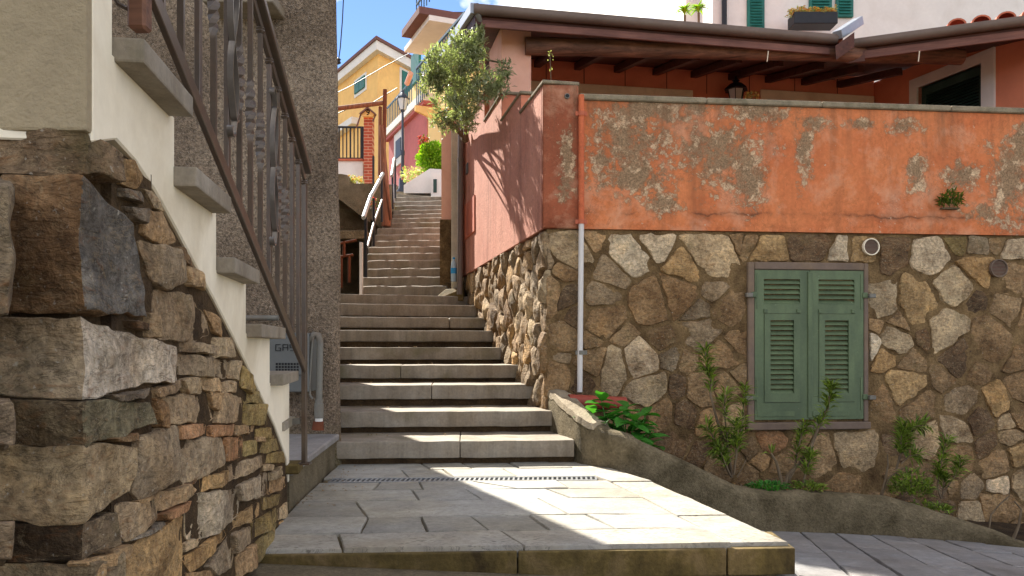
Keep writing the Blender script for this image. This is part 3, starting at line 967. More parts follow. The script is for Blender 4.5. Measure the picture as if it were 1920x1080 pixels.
Z8 = [(60,70,'B'),(250,90,'G'),(470,120,'W'),(700,130,'D'),(910,155,'W'),(1100,190,'O'),(1290,120,'W'),(1290,250,'T'),(1190,75,'B'),(1020,80,'M'),(645,280,'G'),(675,370,'L'),
 (820,270,'G'),(1015,290,'L'),(835,385,'O'),(1000,400,'D'),(1090,360,'D'),(1170,370,'B'),(1260,390,'T'),(650,480,'B'),(720,530,'L'),(870,510,'D'),(750,450,'B'),(955,500,'L'),
 (1060,500,'G'),(675,600,'O'),(622,560,'W'),(800,640,'B'),(660,680,'B'),(1030,600,'D'),(1150,540,'B'),(1260,530,'B'),(780,740,'O'),(940,710,'B'),(1120,680,'B'),(1220,680,'B'),
 (1310,640,'B'),(650,810,'B'),(750,850,'T'),(840,850,'B'),(930,860,'D'),(1045,845,'G'),(1215,840,'O'),(1110,910,'D'),(1300,870,'B'),(1250,980,'T'),(890,980,'L'),(1150,1010,'D'),
 (1060,1010,'D'),(980,1000,'B'),(600,130,'O'),(780,60,'B'),(360,70,'D'),(1330,420,'B'),(1330,760,'T')]
Z9 = [(890,210,'R'),(850,310,'B'),(940,330,'B'),(1075,300,'T'),(1200,330,'T'),(1245,245,'L'),(1330,250,'T'),(1310,370,'T'),(1400,400,'B'),(1700,530,'L'),(1810,320,'T'),(1830,410,'W'),
 (1700,420,'G'),(1870,240,'T'),(1830,500,'B'),(1910,410,'L'),(1540,360,'B'),(1620,420,'B'),(1480,300,'B'),(1000,240,'B'),(700,200,'B'),(600,250,'B'),(700,330,'B'),(780,380,'B'),
 (950,420,'D'),(1100,430,'B'),(1450,480,'D'),(1580,510,'D'),(1780,600,'B'),(1880,620,'B'),(1000,470,'B'),(800,260,'B'),(1400,250,'G'),(1620,280,'B'),(1750,230,'B'),(1500,420,'B'),(1650,600,'D'),(1560,600,'B'),(1720,680,'B'),(1860,720,'B'),(1300,470,'B'),(1200,450,'B')]
seeds = [(1000 + u / 2.454, 420 + v / 2.454, c) for u, v, c in Z7] + [(1380 + u / 2.454, 420 + v / 2.454, c) for u, v, c in Z8] + [(1040 + u / 2.182, 720 + v / 2.182, c) for u, v, c in Z9]
sp, sc_ = [], []
drp = random.Random(8)
for (x, y, c) in seeds:
    if x < 1022: continue
    if c in 'BTGD' and drp.random() < 0.27: continue
    a, z = onp(FA, x, y)
    if wrect[0] < a < wrect[1] and wrect[2] < z < wrect[3]: continue
    if any(math.hypot(a - q[0], z - q[1]) < 0.07 for q in sp): continue
    sp.append((a, z)); sc_.append(c)
ar_ = random.Random(3)
# fill what lies outside the frame or below the bed
tries = 0
while tries < 4000:
    tries += 1
    a = ar_.uniform(0.05, 5.5); z = ar_.uniform(-0.85, ZS)
    if wrect[0] - .05 < a < wrect[1] + .05 and wrect[2] - .05 < z < wrect[3] + .05: continue
    if any(math.hypot(a - q[0], z - q[1]) < 0.27 for q in sp): continue
    sp.append((a, z)); sc_.append(ar_.choice("BBBBTGDD"))
for _ in range(420):
    a = ar_.uniform(0.05, 4.6); z = ar_.uniform(-0.6, ZS - .04)
    if wrect[0] - .04 < a < wrect[1] + .04 and wrect[2] - .04 < z < wrect[3] + .04: continue
    dd = sorted(math.hypot(a - q[0], z - q[1]) for q in sp)
    if dd[0] > 0.085 and dd[2] - dd[0] < 0.022 and len(sp) < 292:
        sp.append((a, z)); sc_.append(ar_.choice("BTGLDO"))
vents = []
for (x, y) in ((1628, 464), (1866, 504)):
    vents.append(onp(FA, x, y))
wts = [0.09 if c in "WLO" else (0.03 if c == 'T' else -0.03 * ar_.random()) for c in sc_]
wts = [w_ * 0.5 + ar_.uniform(-.13, .13) for w_ in wts]
cl = cells(sp, [(0.0, -0.95), (5.55, -0.95), (5.55, ZS - 0.012), (0.0, ZS - 0.012)], 0.002, [wrect], wts)
for i, poly in enumerate(cl):
    if not poly or area(poly) < 0.0018: continue
    cen = (sum(p[0] for p in poly) / len(poly), sum(p[1] for p in poly) / len(poly))
    # irregular joints: pull corners about
    poly = [(p[0] + noise.noise(V((p[0] * 8, p[1] * 8, 3))) * 0.03, p[1] + noise.noise(V((p[0] * 8, p[1] * 8, 17))) * 0.03) for p in poly]
    if wrect[0] - .3 < cen[0] < wrect[1] + .3:
        poly = [p for p in poly]
    k = sc_[i]
    sh_ = ar_.uniform(0.9, 1.0)
    poly = [(cen[0] + (p[0] - cen[0]) * sh_, cen[1] + (p[1] - cen[1]) * sh_) for p in poly]
    stone(poly, ar_.uniform(0.010, 0.024) + (0.010 if k in "WLO" else 0), i + 1.3, 0.04, back=0.03, rough=0.008, rag=0.010, rim=-0.35, cut=0.09, warp=0.022 if k in 'WLO' else 0.012, facet=0.22).build("stone", STONE, coreA, FA, smooth=22, col=colr(k, ar_))

# --- stones of the flank
br = random.Random(12)
bs = []
tries = 0
while tries < 6000 and len(bs) < 150:
    tries += 1
    a = br.uniform(-FL, 0.0); z = br.uniform(-0.3, ZS)
    if any(math.hypot((a - q[0]) * 0.85, z - q[1]) < 0.155 for q in bs): continue
    bs.append((a, z))
cl = cells(bs, [(-FL, -0.4), (0.0, -0.4), (0.0, ZS - 0.012), (-FL, ZS - 0.012)], 0.012)
for i, poly in enumerate(cl):
    if not poly or area(poly) < 0.0018: continue
    poly = [(p[0] + noise.noise(V((p[0] * 9, p[1] * 9, 5))) * 0.016, p[1] + noise.noise(V((p[0] * 9, p[1] * 9, 11))) * 0.016) for p in poly]
    stone(poly, br.uniform(0.014, 0.05), i + 401.7, 0.05, back=0.03, rough=0.014, rag=0.010, rim=-0.1, cut=0.09, warp=0.014, facet=0.4).build("stone", STONE, coreB, FB, smooth=22, col=colr(br.choice("TGLTGBOL"), br))

# --- stucco parapet facing the viewer (local z measured from the ground)
def pa(px, py, rx, ry):
    a, z = onp(FA, px, py); s = 6.35 / F * 1.15
    return (a, z, rx * s, ry * s)
patches = [pa(1180, 265, 75, 70), pa(1185, 330, 90, 45), pa(1205, 210, 100, 30), pa(1345, 290, 85, 70), pa(1400, 340, 45, 60), pa(1420, 210, 70, 28), pa(1505, 275, 18, 75),
           pa(1515, 235, 40, 25), pa(1885, 340, 50, 85), pa(1915, 280, 40, 55), pa(1715, 325, 22, 38), pa(1690, 240, 40, 14), pa(1240, 380, 40, 22), pa(1300, 200, 50, 20),
           pa(1800, 330, 40, 30), pa(1610, 235, 30, 12), pa(1840, 400, 40, 22), pa(1130, 300, 30, 20)]
ORANGE = m_orange("orange_parapet_stucco", srgb(206, 126, 80), srgb(188, 100, 60), patches, 1.80, 0.45, 3.0, 0.02)
ORANGE2 = m_orange("dark_orange_stucco", srgb(160, 90, 62), srgb(122, 70, 50), [pa(1062, 300, 14, 60), pa(1060, 350, 20, 40)], 2.0, 0.5, 8.0, 0.0)
PINKST = m_orange("pinkish_flank_stucco", srgb(206, 146, 124), srgb(184, 118, 98), None, 1.4, 0.35, 15.0, 0.0)

PCOR = 0.245
wallgrid(PCOR - 0.002, 5.6, -0.028, 0.22, ZS, 2.724).build("parapet", ORANGE, TH, FA, smooth=40)
MB().prism([(-0.035, ZS + .001), (PCOR, ZS + .001), (PCOR, 2.84), (-0.035, 2.84)], -0.036, 0.215).build("corner_pier", ORANGE2, TH, FA, bevel=0.008)
px_ = PCOR + 0.002
cr3 = random.Random(4)
while px_ < 5.5:
    L = min(cr3.uniform(0.9, 1.4), 5.6 - px_)
    MB().box(px_ + .002, px_ + L - .002, -0.055, 0.25, 2.726, 2.772).build("coping", COPING, TH, FA, bevel=0.008)
    px_ += L
# --- flank stucco, stepping up with the stairs
lev = [(0.0, -0.79, 2.84), (-0.79, -1.65, 3.01), (-1.65, -2.63, 3.276), (-2.63, -FL, 3.58)]
for i, (a, b, zt) in enumerate(lev):
    wallgrid(b + .001, a - (0.036 if i == 0 else .001), -0.034, 0.2, ZS - (0.0), zt).build("flank_stucco", PINKST, TH, FB, smooth=40)
    if i:
        MB().box(a - .0005, a + .006, -0.03, 0.196, lev[i - 1][2] - .3, zt - .001).build("stucco_end", SALMON, TH, FB)
    MB().box(b - .0, a + (0.055 if i == 0 else 0.03), -0.048, 0.225 if i else 0.25, zt + 0.001, zt + 0.028).build("coping", COPING, TH, FB, bevel=0.006)
# a painted access panel and a meter lid on the flank
x0, z0 = onp(FB, 878, 450); x1, z1 = onp(FB, 897, 365)
MB().prism([(x0, z0), (x1, z0), (x1, z1), (x0, z1)], -0.05, -0.03).build("access_panel", TERRA, TH, FB, bevel=0.006)
x0, z0 = onp(FB, 880.5, 328); x1, z1 = onp(FB, 883.5, 305)
MB().prism([(x0, z0), (x1, z0), (x1, z1), (x0, z1)], -0.05, -0.03).build("meter_lid", GREYBOX, TH, FB, bevel=0.004)

# --- window frame, sill, shutters
fx = 0.052
frm = MB(); frm.box(wx0, sx0 - .004, -0.03, 0.06, sz0_ - .02, wz1); frm.build("window_jamb", FRAMEST, TH, FA, bevel=0.006)
frm = MB(); frm.box(sx1 + .004, wx1, -0.03, 0.06, sz0_ - .02, wz1); frm.build("window_jamb", FRAMEST, TH, FA, bevel=0.006)
MB().box(sx0 - .003, sx1 + .003, -0.031, 0.06, sz1_ + .004, wz1 + .002).build("window_lintel", FRAMEST, TH, FA, bevel=0.006)
MB().box(wx0 - .01, wx1 + .01, -0.05, 0.06, wz0 + .005, sz0_ - .022).build("window_sill", FRAMEST, TH, FA, bevel=0.006)
MB().box(sx0 - .003, sx1 + .003, 0.02, 0.06, sz0_ - .02, sz1_ + .004).build("window_recess", SIGN_HOLE_BLACK, TH, FA)  # black sheet behind the slats standing in for the dark inside
mid = (sx0 + sx1) / 2 + 0.003
H_ = sz1_ - sz0_
slat_cache = {}
for s, (x0, x1) in enumerate(((sx0, mid - .003), (mid + .003, sx1))):
    W_ = x1 - x0
    y0, y1 = -0.024, 0.012
    sh = MB()
    # stiles and rails
    if s == 0: l0, l1 = 0.165, 0.825       # louvre field as fraction of leaf width
    else: l0, l1 = 0.155, 0.83
    top0, top1 = sz0_ + H_ * 0.775, sz0_ + H_ * 0.94
    low0, low1 = sz0_ + H_ * 0.115, sz0_ + H_ * 0.71
    xa, xb = x0 + W_ * l0, x0 + W_ * l1
    for (a, b, c, d) in ((x0, xa, sz0_, sz1_), (xb, x1, sz0_, sz1_), (xa, xb, sz0_, low0), (xa, xb, low1, top0), (xa, xb, top1, sz1_)):
        sh.box(a, b, y0, y1, c, d)
    leaf = sh.build("shutter", GREEN, TH, FA)
    # raised flap panel in the lower field
    ia, ib = xa + W_ * 0.115, xb - W_ * 0.115
    la, lb = low0 + H_ * 0.06, low1 - H_ * 0.045
    fl = MB()
    for (a, b, c, d) in ((xa + .003, ia, low0 + .003, low1 - .003), (ib, xb - .003, low0 + .003, low1 - .003), (ia, ib, low0 + .003, la), (ia, ib, lb, low1 - .003)):
        fl.box(a, b, y0 - .006, y1, c, d)
    fl.build("flap_frame", GREEN, leaf, FA)
    def slats(xa, xb, za, zb, n):
        for i in range(n):
            zc = za + (zb - za) * (i + 0.5) / n; h = (zb - za) / n
            key = (round(xb - xa, 4), round(h, 4))
            if key not in slat_cache:
                L = (xb - xa) / 2 - .0005
                hh = h * .5
                sm = MB().hexa([(-L, -.016, -hh), (L, -.016, -hh), (L, -.009, -hh), (-L, -.009, -hh), (-L, .008, hh * .62), (L, .008, hh * .62), (L, .016, hh * .62), (-L, .016, hh * .62)])
                slat_cache[key] = sm.mesh("slat", GREEN, bevel=0.0015)
            share("slat", slat_cache[key], leaf, FA @ Matrix.Translation(((xa + xb) / 2, y0 + .012, zc)))
    slats(xa, xb, top0, top1, 5)
    slats(ia, ib, la, lb, 15)
    # small iron fittings
    for hx in (xa + .012, xb - .012):
        MB().box(hx - .016, hx + .016, y0 - .010, y0 + .002, low1 + .004, low1 + .036).build("flap_hinge", GREEN, leaf, FA, bevel=0.003)
    hxs = x0 if s == 0 else x1
    sg = -1 if s == 0 else 1
    for hz in (sz0_ + H_ * 0.835, sz0_ + H_ * 0.15):
        MB().box(min(hxs - sg * .012, hxs + sg * .03), max(hxs - sg * .012, hxs + sg * .03), y0 - .016, y0 + .001, hz - .022, hz + .022).build("hinge", GREEN, leaf, FA, bevel=0.004)
        MB().box(min(hxs + sg * .03, hxs + sg * .085), max(hxs + sg * .03, hxs + sg * .085), -0.066, -0.03, hz - .022, hz + .012).build("hinge_pin", PIPEGREY, TH, FA, bevel=0.004)
    for (za, zb) in ((0.02, 0.055),):
        MB().box(x0 + .02, x0 + W_ * .72, y0 - .004, y0 + .001, sz0_ + H_ * za, sz0_ + H_ * zb).build("strap", GREEN, leaf, FA, bevel=0.002)
    vx = x0 + .018 if s == 0 else x1 - .018
    MB().box(vx - .008, vx + .008, y0 - .005, y0 + .001, sz0_ + H_ * .06, sz0_ + H_ * .28).build("strap", GREEN, leaf, FA, bevel=0.002)
    MB().box(vx - .008, vx + .008, y0 - .005, y0 + .001, sz0_ + H_ * .74, sz0_ + H_ * .98).build("strap", GREEN, leaf, FA, bevel=0.002)
MB().box(mid - .02, mid + .016, -0.036, -0.022, sz0_ + .012, sz1_ - .012).build("cover_strip", GREEN, TH, FA, bevel=0.003)

# --- round vents
for i, (a, z) in enumerate(vents):
    R = 0.068 if i == 0 else 0.074
    m_ = FA @ Matrix.Translation((a, -0.045, z)) @ Matrix.Rotation(math.radians(90), 4, 'X')
    ring = MB()
    nn = 24
    for (r0, r1, za, zb) in ((R * .9, R, -.02, .008),):
        vs = []
        for r_, zz in ((r0, za), (r0, zb), (r1, zb), (r1, za)):
            vs += [(r_ * math.cos(2 * math.pi * k / nn), r_ * math.sin(2 * math.pi * k / nn), zz) for k in range(nn)]
        fs = [(q * nn + k, q * nn + (k + 1) % nn, ((q + 1) % 4) * nn + (k + 1) % nn, ((q + 1) % 4) * nn + k) for q in range(4) for k in range(nn)]
        ring.add(vs, fs)
    vt = ring.build("vent", CREAM if i == 0 else FRAMEST, TH, m_, smooth=40)
    MB().lathe([(R * .91, -.05), (R * .91, -.012)], 24).build("vent_back", RUST, vt, m_)
    gr = MB()
    for q in range(-5, 6):
        y = q * R * .155; L = math.sqrt(max(0, (R * .9) ** 2 - y * y))
        gr.box(-L, L, y - .003, y + .003, -.011, -.002)
    tag(gr.build("vent_louvres", FRAMEST, vt, m_), kind="stuff")

# --- downpipe at the corner: painted above, bare white plastic below
a, zt = onp(FA, 1090, 178, -0.075); _, zm = onp(FA, 1089, 418, -0.075); a2, zb = onp(FA, 1087, 735, -0.075)
dp = MB().tube([(a, -.075, zt), (a, -.075, zm)], 0.0225, 14).build("downpipe", m_orange("painted_pipe", srgb(206, 112, 74), srgb(180, 92, 62), None, 0, 0, 2.0), TH, FA, smooth=40)
PVC = simple("white_plastic_pipe", srgb(206, 202, 198), 0.5, 0.06, 4, 0.05, 30, 0.001)
MB().tube([(a, -.075, zm), (a2, -.075, zb)], 0.021, 14).build("lower_pipe", PVC, dp, FA, smooth=40)
for (py, mt) in ((213, TERRA), (416, TERRA), (661, PIPEGREY)):
    _, zc = onp(FA, 1089, py, -0.075)
    bk = MB(); bk.tube([(a, -.075, zc - .016), (a, -.075, zc + .016)], 0.0275, 14); bk.box(a - .045, a + .045, -.079, -.071, zc - .016, zc + .016)
    bk.box(a - .01, a + .01, -.05, .0, zc - .012, zc + .012)
    bk.build("pipe_bracket", mt, dp, FA)
# spout hole in the corner pier
hx, hz = onp(FA, 1063, 181, -0.036)
MB().tube([(hx, -.055, hz), (hx, -.02, hz)], 0.02, 14).build("spout", PIPEGREY, TH, FA, smooth=40)
MB().tube([(hx, -.0565, hz), (hx, -.05, hz)], 0.014, 14).build("spout_bore", SIGN_HOLE_BLACK, TH, FA)  # black plug; shade of the bore put into its colour

# --- terrace floor, back wall, side wall
MB().box(0.2, 5.9, 0.2, 4.6, 1.9, 2.0).build("terrace_floor", TERRA, TH, FA)
FD = fr(0.26, 9.75, 1.0, 0.18)
L_D = math.hypot(4.52, 4.52 * .18)
MB().prism([(-0.4, 1.9), (L_D, 1.9), (L_D, 4.36), (-0.4, 4.36)], 0.0, 0.25).build("back_wall", SALMON, TH, FD)
for (xa, xb, yt) in ((985, 1298, 161), (1425, 1641, 175)):
    a0, z_ = onp(FD, (xa + xb) / 2, yt); a0, _ = onp(FD, xa, yt); b0, _ = onp(FD, xb, yt)
    MB().box(a0, min(b0, L_D - .01), -0.025, 0.01, 2.0, z_).build("white_band", CREAM, TH, FD, bevel=0.004)
FC = fr(4.79, 10.56, 0.327, -1.0)                    # side wall, local x towards the viewer
x708, z152 = onp(FC, 1708, 152); x867, z88 = onp(FC, 1867, 88)
zt = (z152 + z88) / 2
i0, _ = onp(FC, 1722, 160); i1, zi = onp(FC, 1843, 118)
sw = MB()
for (a, b, c, d) in ((-.25, i0, 1.9, 4.3), (i1, 4.4, 1.9, 4.3), (i0, i1, zi, 4.3)):
    sw.box(a, b, 0.0, 0.25, c, d)
sw.build("side_wall", SALMON, TH, FC)
w2 = MB()
for (a, b, c, d) in ((x708, i0, 2.0, zt), (i1, x867, 2.0, zt), (i0, i1, zi, zt)):
    w2.box(a, b, -0.03, 0.12, c, d)
w2.build("window_surround", WHITE, TH, FC)
# its dark green shutter: frame and slats
fr2 = MB()
for (a, b, c, d) in ((i0, i0 + .07, 2.0, zi), (i1 - .1, i1, 2.0, zi), (i0 + .07, i1 - .1, zi - .1, zi)):
    fr2.box(a, b, 0.05, 0.09, c, d)
ds = fr2.build("shutter", DKGREEN, TH, FC)
sm = MB().hexa([(i0 + .07, -.01, -.018), (i1 - .1, -.01, -.018), (i1 - .1, 0, -.018), (i0 + .07, 0, -.018), (i0 + .07, .02, .014), (i1 - .1, .02, .014), (i1 - .1, .03, .014), (i0 + .07, .03, .014)]).mesh("slat", DKGREEN)
zz = zi - .12
while zz > 2.4:
    share("slat", sm, ds, FC @ Matrix.Translation((0, 0.06, zz))); zz -= 0.036
MB().box(i0, i1, 0.12, 0.2, 2.0, zi).build("window_recess", SIGN_HOLE_BLACK, TH, FC)  # black backing; shade behind the shutter put in as colour
for hz in (zi - .13, zi - .3):
    MB().box(i1 - .05, i1 - .02, 0.035, 0.05, hz - .05, hz + .03).build("hinge", PIPEGREY, TH, FC)

# --- corner pillar of the terrace
FP = fr(*P(940, 100, 8.03).xy, 1.0, 0.2)
pw = onp(FP, 996, 100)[0]
MB().box(0, pw, 0, 0.72, 1.9, 4.03).build("pillar", SALMONL, TH, FP, bevel=0.006)

# --- roof over the terrace
E0 = V((-0.337, 7.55)); dirE = V((1, 0.2)).normalized(); LE = 3.8
FE = fr(E0.x, E0.y, dirE.x, dirE.y)
ZG = 4.057
slope = 0.19
def roofplate(x0, x1, y0, y1, z0, th, xs1=None):
    xs1 = x1 if xs1 is None else xs1
    return MB().hexa([(x0, y0, z0), (x1, y0, z0), (xs1, y1, z0 + (y1 - y0) * slope), (x0, y1, z0 + (y1 - y0) * slope),
                      (x0, y0, z0 + th), (x1, y0, z0 + th), (xs1, y1, z0 + th + (y1 - y0) * slope), (x0, y1, z0 + th + (y1 - y0) * slope)])
roof = roofplate(0.06, LE + .1, 0.10, 3.2, ZG - .115, 0.03, LE + 2.0).build("roof", WOODDK, TH, FE)
roofplate(0.0, LE + .1, 0.08, 3.4, ZG - .06, 0.05, LE + 2.0).build("roof_tiles", TERRA, roof, FE)
# gutter: half-round brown channel with rolled lip
gp = [(0.0, 0.0), (-.012, -.004), (-.02, -.03), (-.015, -.065), (.01, -.088), (.04, -.092), (.06, -.088), (.06, -.06), (.02, -.066), (.0, -.03)]
def gutter(x0, x1, m, name="gutter", parent=roof):
    n = len(gp); vs = [(x0, p[0] + .02, ZG + p[1]) for p in gp] + [(x1, p[0] + .02, ZG + p[1]) for p in gp]
    fs = [(i, (i + 1) % n, (i + 1) % n + n, i + n) for i in range(n)] + [tuple(range(n)), tuple(range(2 * n - 1, n - 1, -1))]
    return MB().add(vs, fs).build(name, GUTTER, parent, m, smooth=50)
gutter(-0.02, LE, FE)
MB().box(0.05, LE - .05, 0.085, 0.115, ZG - .19, ZG - .118).build("fascia", WOODRED, roof, FE, bevel=0.004)
# left verge: zinc flashing and its barge board
MB().hexa([(-.05, .03, ZG - .09), (-.002, .03, ZG - .09), (-.002, 3.4, ZG - .09 + 3.37 * slope), (-.05, 3.4, ZG - .09 + 3.37 * slope), (-.05, .03, ZG + .01), (-.002, .03, ZG + .01), (-.002, 3.4, ZG + .01 + 3.37 * slope), (-.05, 3.4, ZG + .01 + 3.37 * slope)]).build("verge_flashing", ZINC, roof, FE, bevel=0.004)
MB().hexa([(.002, .08, ZG - .17), (.055, .08, ZG - .17), (.055, 3.3, ZG - .17 + 3.22 * slope), (.002, 3.3, ZG - .17 + 3.22 * slope), (.002, .08, ZG - .062), (.055, .08, ZG - .062), (.055, 3.3, ZG - .062 + 3.22 * slope), (.002, 3.3, ZG - .062 + 3.22 * slope)]).build("barge_board", WOODDK, roof, FE)
hb = [P(893, 8, 7.6), P(895, 22, 7.6), P(899, 38, 7.65), P(897, 50, 7.7), P(888, 56, 7.8)]
MB().tube(hb, 0.028, 10).build("swan_neck_pipe", PIPEGREY, roof, smooth=50)
# log beam and rafters
l0 = P(985, 86, 8.05); l1 = P(1803, 107, 8.7)
nl = 26; pts = []; rs = []
for i in range(nl + 1):
    t = i / nl
    p = l0.lerp(l1, t); p += V((0, noise.noise(V((t * 5, 1, 2))) * .02, noise.noise(V((t * 6, 8, 1))) * .014))
    pts.append(p); rs.append(0.088 + noise.noise(V((t * 9, 4, 4))) * .008 - 0.004 * t)
MB().tube(pts, rs, 14).build("log_beam", LOGM, TH, smooth=50)
for (px, py) in ((1437, 108), (1720, 108)):
    q = P(px, py, 8.25)
    MB().bar(q + V((0, -.02, -.05)), q + V((.012, -.02, .06)), .014, .006).build("strap_iron", CREAM, TH)
for i in range(10):
    t = 0.5 + i * 0.505
    if t > LE + 1.4: break
    x0r = t + 0.02
    dx = 0.18 * (1 if t < 3 else .6)
    r_ = MB().hexa([(x0r, 0.78, ZG - .20 + .62 * slope), (x0r + .075, 0.78, ZG - .20 + .62 * slope), (x0r + .075, 2.76, ZG - .20 + 2.6 * slope), (x0r, 2.76, ZG - .20 + 2.6 * slope),
                    (x0r, 0.78, ZG - .118 + .62 * slope), (x0r + .075, 0.78, ZG - .118 + .62 * slope), (x0r + .075, 2.76, ZG - .118 + 2.6 * slope), (x0r, 2.76, ZG - .118 + 2.6 * slope)])
    r_.build("rafter", WOODDK, roof, FE)
# right wing of the roof, coming forward
R0 = V((3.51, 8.45)); dR = V((1.25, -0.52)).normalized()
FR = fr(R0.x, R0.y, dR.x, dR.y)
MB().hexa([(0.02, .10, ZG - .115), (2.9, .10, ZG - .115), (2.9, 2.6, ZG + .36), (-.9, 2.4, ZG + .34), (0.02, .10, ZG - .085), (2.9, .10, ZG - .085), (2.9, 2.6, ZG + .39), (-.9, 2.4, ZG + .37)]).build("roof_wing", WOODDK, roof, FR)
MB().hexa([(0.0, .08, ZG - .06), (2.9, .08, ZG - .06), (2.9, 2.6, ZG + .41), (-.9, 2.4, ZG + .39), (0.0, .08, ZG - .01), (2.9, .08, ZG - .01), (2.9, 2.6, ZG + .46), (-.9, 2.4, ZG + .44)]).build("roof_tiles", TERRA, roof, FR)
gutter(0.03, 2.9, FR)
MB().box(0.04, 2.9, 0.085, 0.115, ZG - .20, ZG - .118).build("fascia", WOODRED, roof, FR, bevel=0.004)
MB().box(0.03, 0.2, 0.07, 0.10, ZG - .235, ZG - .118).build("fascia_end", WOODRED, roof, FR, bevel=0.004)
for i in range(11):
    x = 1.05 + i * 0.215
    prof = [(x + math.cos(a_) * .088, .0, ZG - .005 + math.sin(a_) * .075) for a_ in [math.pi * q / 8 for q in range(9)]]
    vs = [(p[0], .03, p[2]) for p in prof] + [(p[0], .9, p[2] + .87 * slope) for p in prof] + [(x + (p[0] - x) * .8, .03, ZG - .005 + (p[2] - ZG + .005) * .78) for p in prof]
    fs = [(q, q + 1, q + 10, q + 9) for q in range(8)] + [(q, q + 18, q + 19, q + 1) for q in range(8)]
    MB().add(vs, fs).build("roof_tile", TERRA, roof, FR, smooth=40)
# valley flashing between the two roofs
MB().bar(P(1570, 66, 8.3), P(1610, 40, 8.7), 0.10, 0.09).build("valley_flashing", ZINC, roof, bevel=0.005)
MB().hexa([P(1568, 112, 8.14), P(1602, 88, 8.26), P(1602, 88, 8.8), P(1568, 112, 8.8), P(1566, 86, 8.14), P(1602, 60, 8.26), P(1602, 60, 8.8), P(1566, 86, 8.8)]).build("valley_board", WOODDK, roof)

# --- lantern on the back wall
lx, lz = onp(FD, 1380, 170, -0.22)
lp = FD @ V((lx, -0.22, lz))
LN = empty("wall_lantern", lp, "black iron wall lantern with tapered glass behind the orange parapet", "lantern")
ML = FD @ Matrix.Translation((lx, -0.22, lz)) @ Matrix.Scale(1.15, 4)
GLASSM = simple("frosted_lantern_glass", srgb(196, 192, 186), 0.3, 0.05, 6, 0.05, 30, 0.001)
MB().lathe([(.055, -.16), (.088, .0), (.09, .008)], 6).build("glass", GLASSM, LN, ML)
MB().lathe([(.135, .005), (.125, .02), (.07, .07), (.035, .085), (.03, .1), (.045, .108), (.02, .12), (.012, .14), (.022, .148), (.006, .165)], 6).build("cap", DARKIRON, LN, ML)
for k in range(6):
    a_ = math.pi / 3 * k
    MB().bar((.056 * math.cos(a_), .056 * math.sin(a_), -.16), (.093 * math.cos(a_), .093 * math.sin(a_), .006), .008).build("bar", DARKIRON, LN, ML)
MB().tube([(0, 0, -.16), (0, 0, -.2), (0, .1, -.24), (0, .22, -.2)], .01, 8).build("arm", DARKIRON, LN, ML)

for px in (1024, 1095, 1172, 1250, 1325, 1405, 1490, 1570):
    a_, z_ = onp(FD, px, 128 + (px - 1024) * .05)
    MB().box(a_ - .004, a_ + .004, -.004, .01, z_ - .22, z_ + .05).build("wall_joint", WOODDK, TH, FD)
# ------------------------------------------------------------------ rendered house on the left
LH = empty("roughcast_house", (-1.16, 5.45, 0), "tall grey roughcast house wall behind the railing on the left", "house")
cx, cy = P(636, 600, 5.45).xy
fd = V((-0.45, 1.0)).normalized()
nz_ = 26
HL = 12.0
HT = 3.8
# wall body with rounded, slightly wavering corner
prof = []
def house_ring(z):
    w_ = noise.noise(V((z * 1.1, 3, 3))) * 0.012
    lean = -0.016 * (z - 0.3)
    cxx = cx + w_ + lean * .6
    r = 0.05
    return [(-7.5, cy + .0, z), (-4.0, cy + noise.noise(V((z, 2, 1))) * .01, z), (cxx - r * 2, cy, z), (cxx - r, cy + r * .08, z), (cxx - r * .3, cy + r * .4, z), (cxx - .0, cy + r * 1.2, z),
            (cxx + fd.x * 1.5, cy + fd.y * 1.5, z), (cxx + fd.x * HL, cy + fd.y * HL, z), (-9.5, cy + fd.y * HL, z)]
mb = MB(); vs = []
zs = [-0.4 + (HT + .4) * i / nz_ for i in range(nz_ + 1)]
for z in zs: vs += house_ring(z)
n = 9
fs = [(i * n + k, i * n + (k + 1) % n, (i + 1) * n + (k + 1) % n, (i + 1) * n + k) for i in range(nz_) for k in range(n)] + [tuple(nz_ * n + k for k in range(n))]
mb.add(vs, fs).build("wall", ROUGHCAST, LH, smooth=50)
e0 = V((cx, cy)) - fd * 0.25; e1 = e0 + fd * (HL + .3)
out = V((fd.y, -fd.x))
p0 = e0 + out * 0.19; p1 = e1 + out * 0.19
MB().hexa([(-8, cy - .15, HT), (p0.x, p0.y - .0, HT), (p1.x, p1.y, HT), (-9.5, p1.y, HT), (-8, cy - .15, HT + .1), (p0.x, p0.y, HT + .1), (p1.x, p1.y, HT + .1), (-9.5, p1.y, HT + .1)]).build("roof", TERRA, LH)
MB().box(-7.4, -2.32, cy + .03, cy + 2.1, HT + .101, 8.2).build("rail_sun_blocker", ROUGHCAST, LH)  # block added out of view to keep the sun off the railing
MB().box(-7.7, -2.2, cy - .15, cy + 2.3, 8.201, 8.35).build("sun_blocker_cap", TERRA, LH)  # cap of the added, unseen sun block
q = P(500, 20, 5.4)
MB().box(q.x - .35, P(530, 10, 5.4).x, 5.18, 5.5, q.z - .035, q.z + .03).build("window_sill", STEP, LH, bevel=0.006)
# raised plinth walk in front of the house
lz = 0.205
lpts = [(-1.095, 3.98), (-1.19, 5.44), (-3.2, 5.44), (-3.2, 3.98)]
LG = tag(MB().prismz([(a, b) for a, b in ((-1.105, 3.97), (-1.205, 5.44), (-2.4, 5.44), (-2.4, 3.97))], -0.4, lz - .03).build("plinth", CEMENT), "mossy cement plinth along the foot of the grey roughcast house", "plinth")
MB().prismz([(-1.075, 3.93), (-1.175, 5.445), (-2.4, 5.445), (-2.4, 3.93)], lz - .03, lz + .012).build("plinth_slab", SLATE2, LG, bevel=0.008)

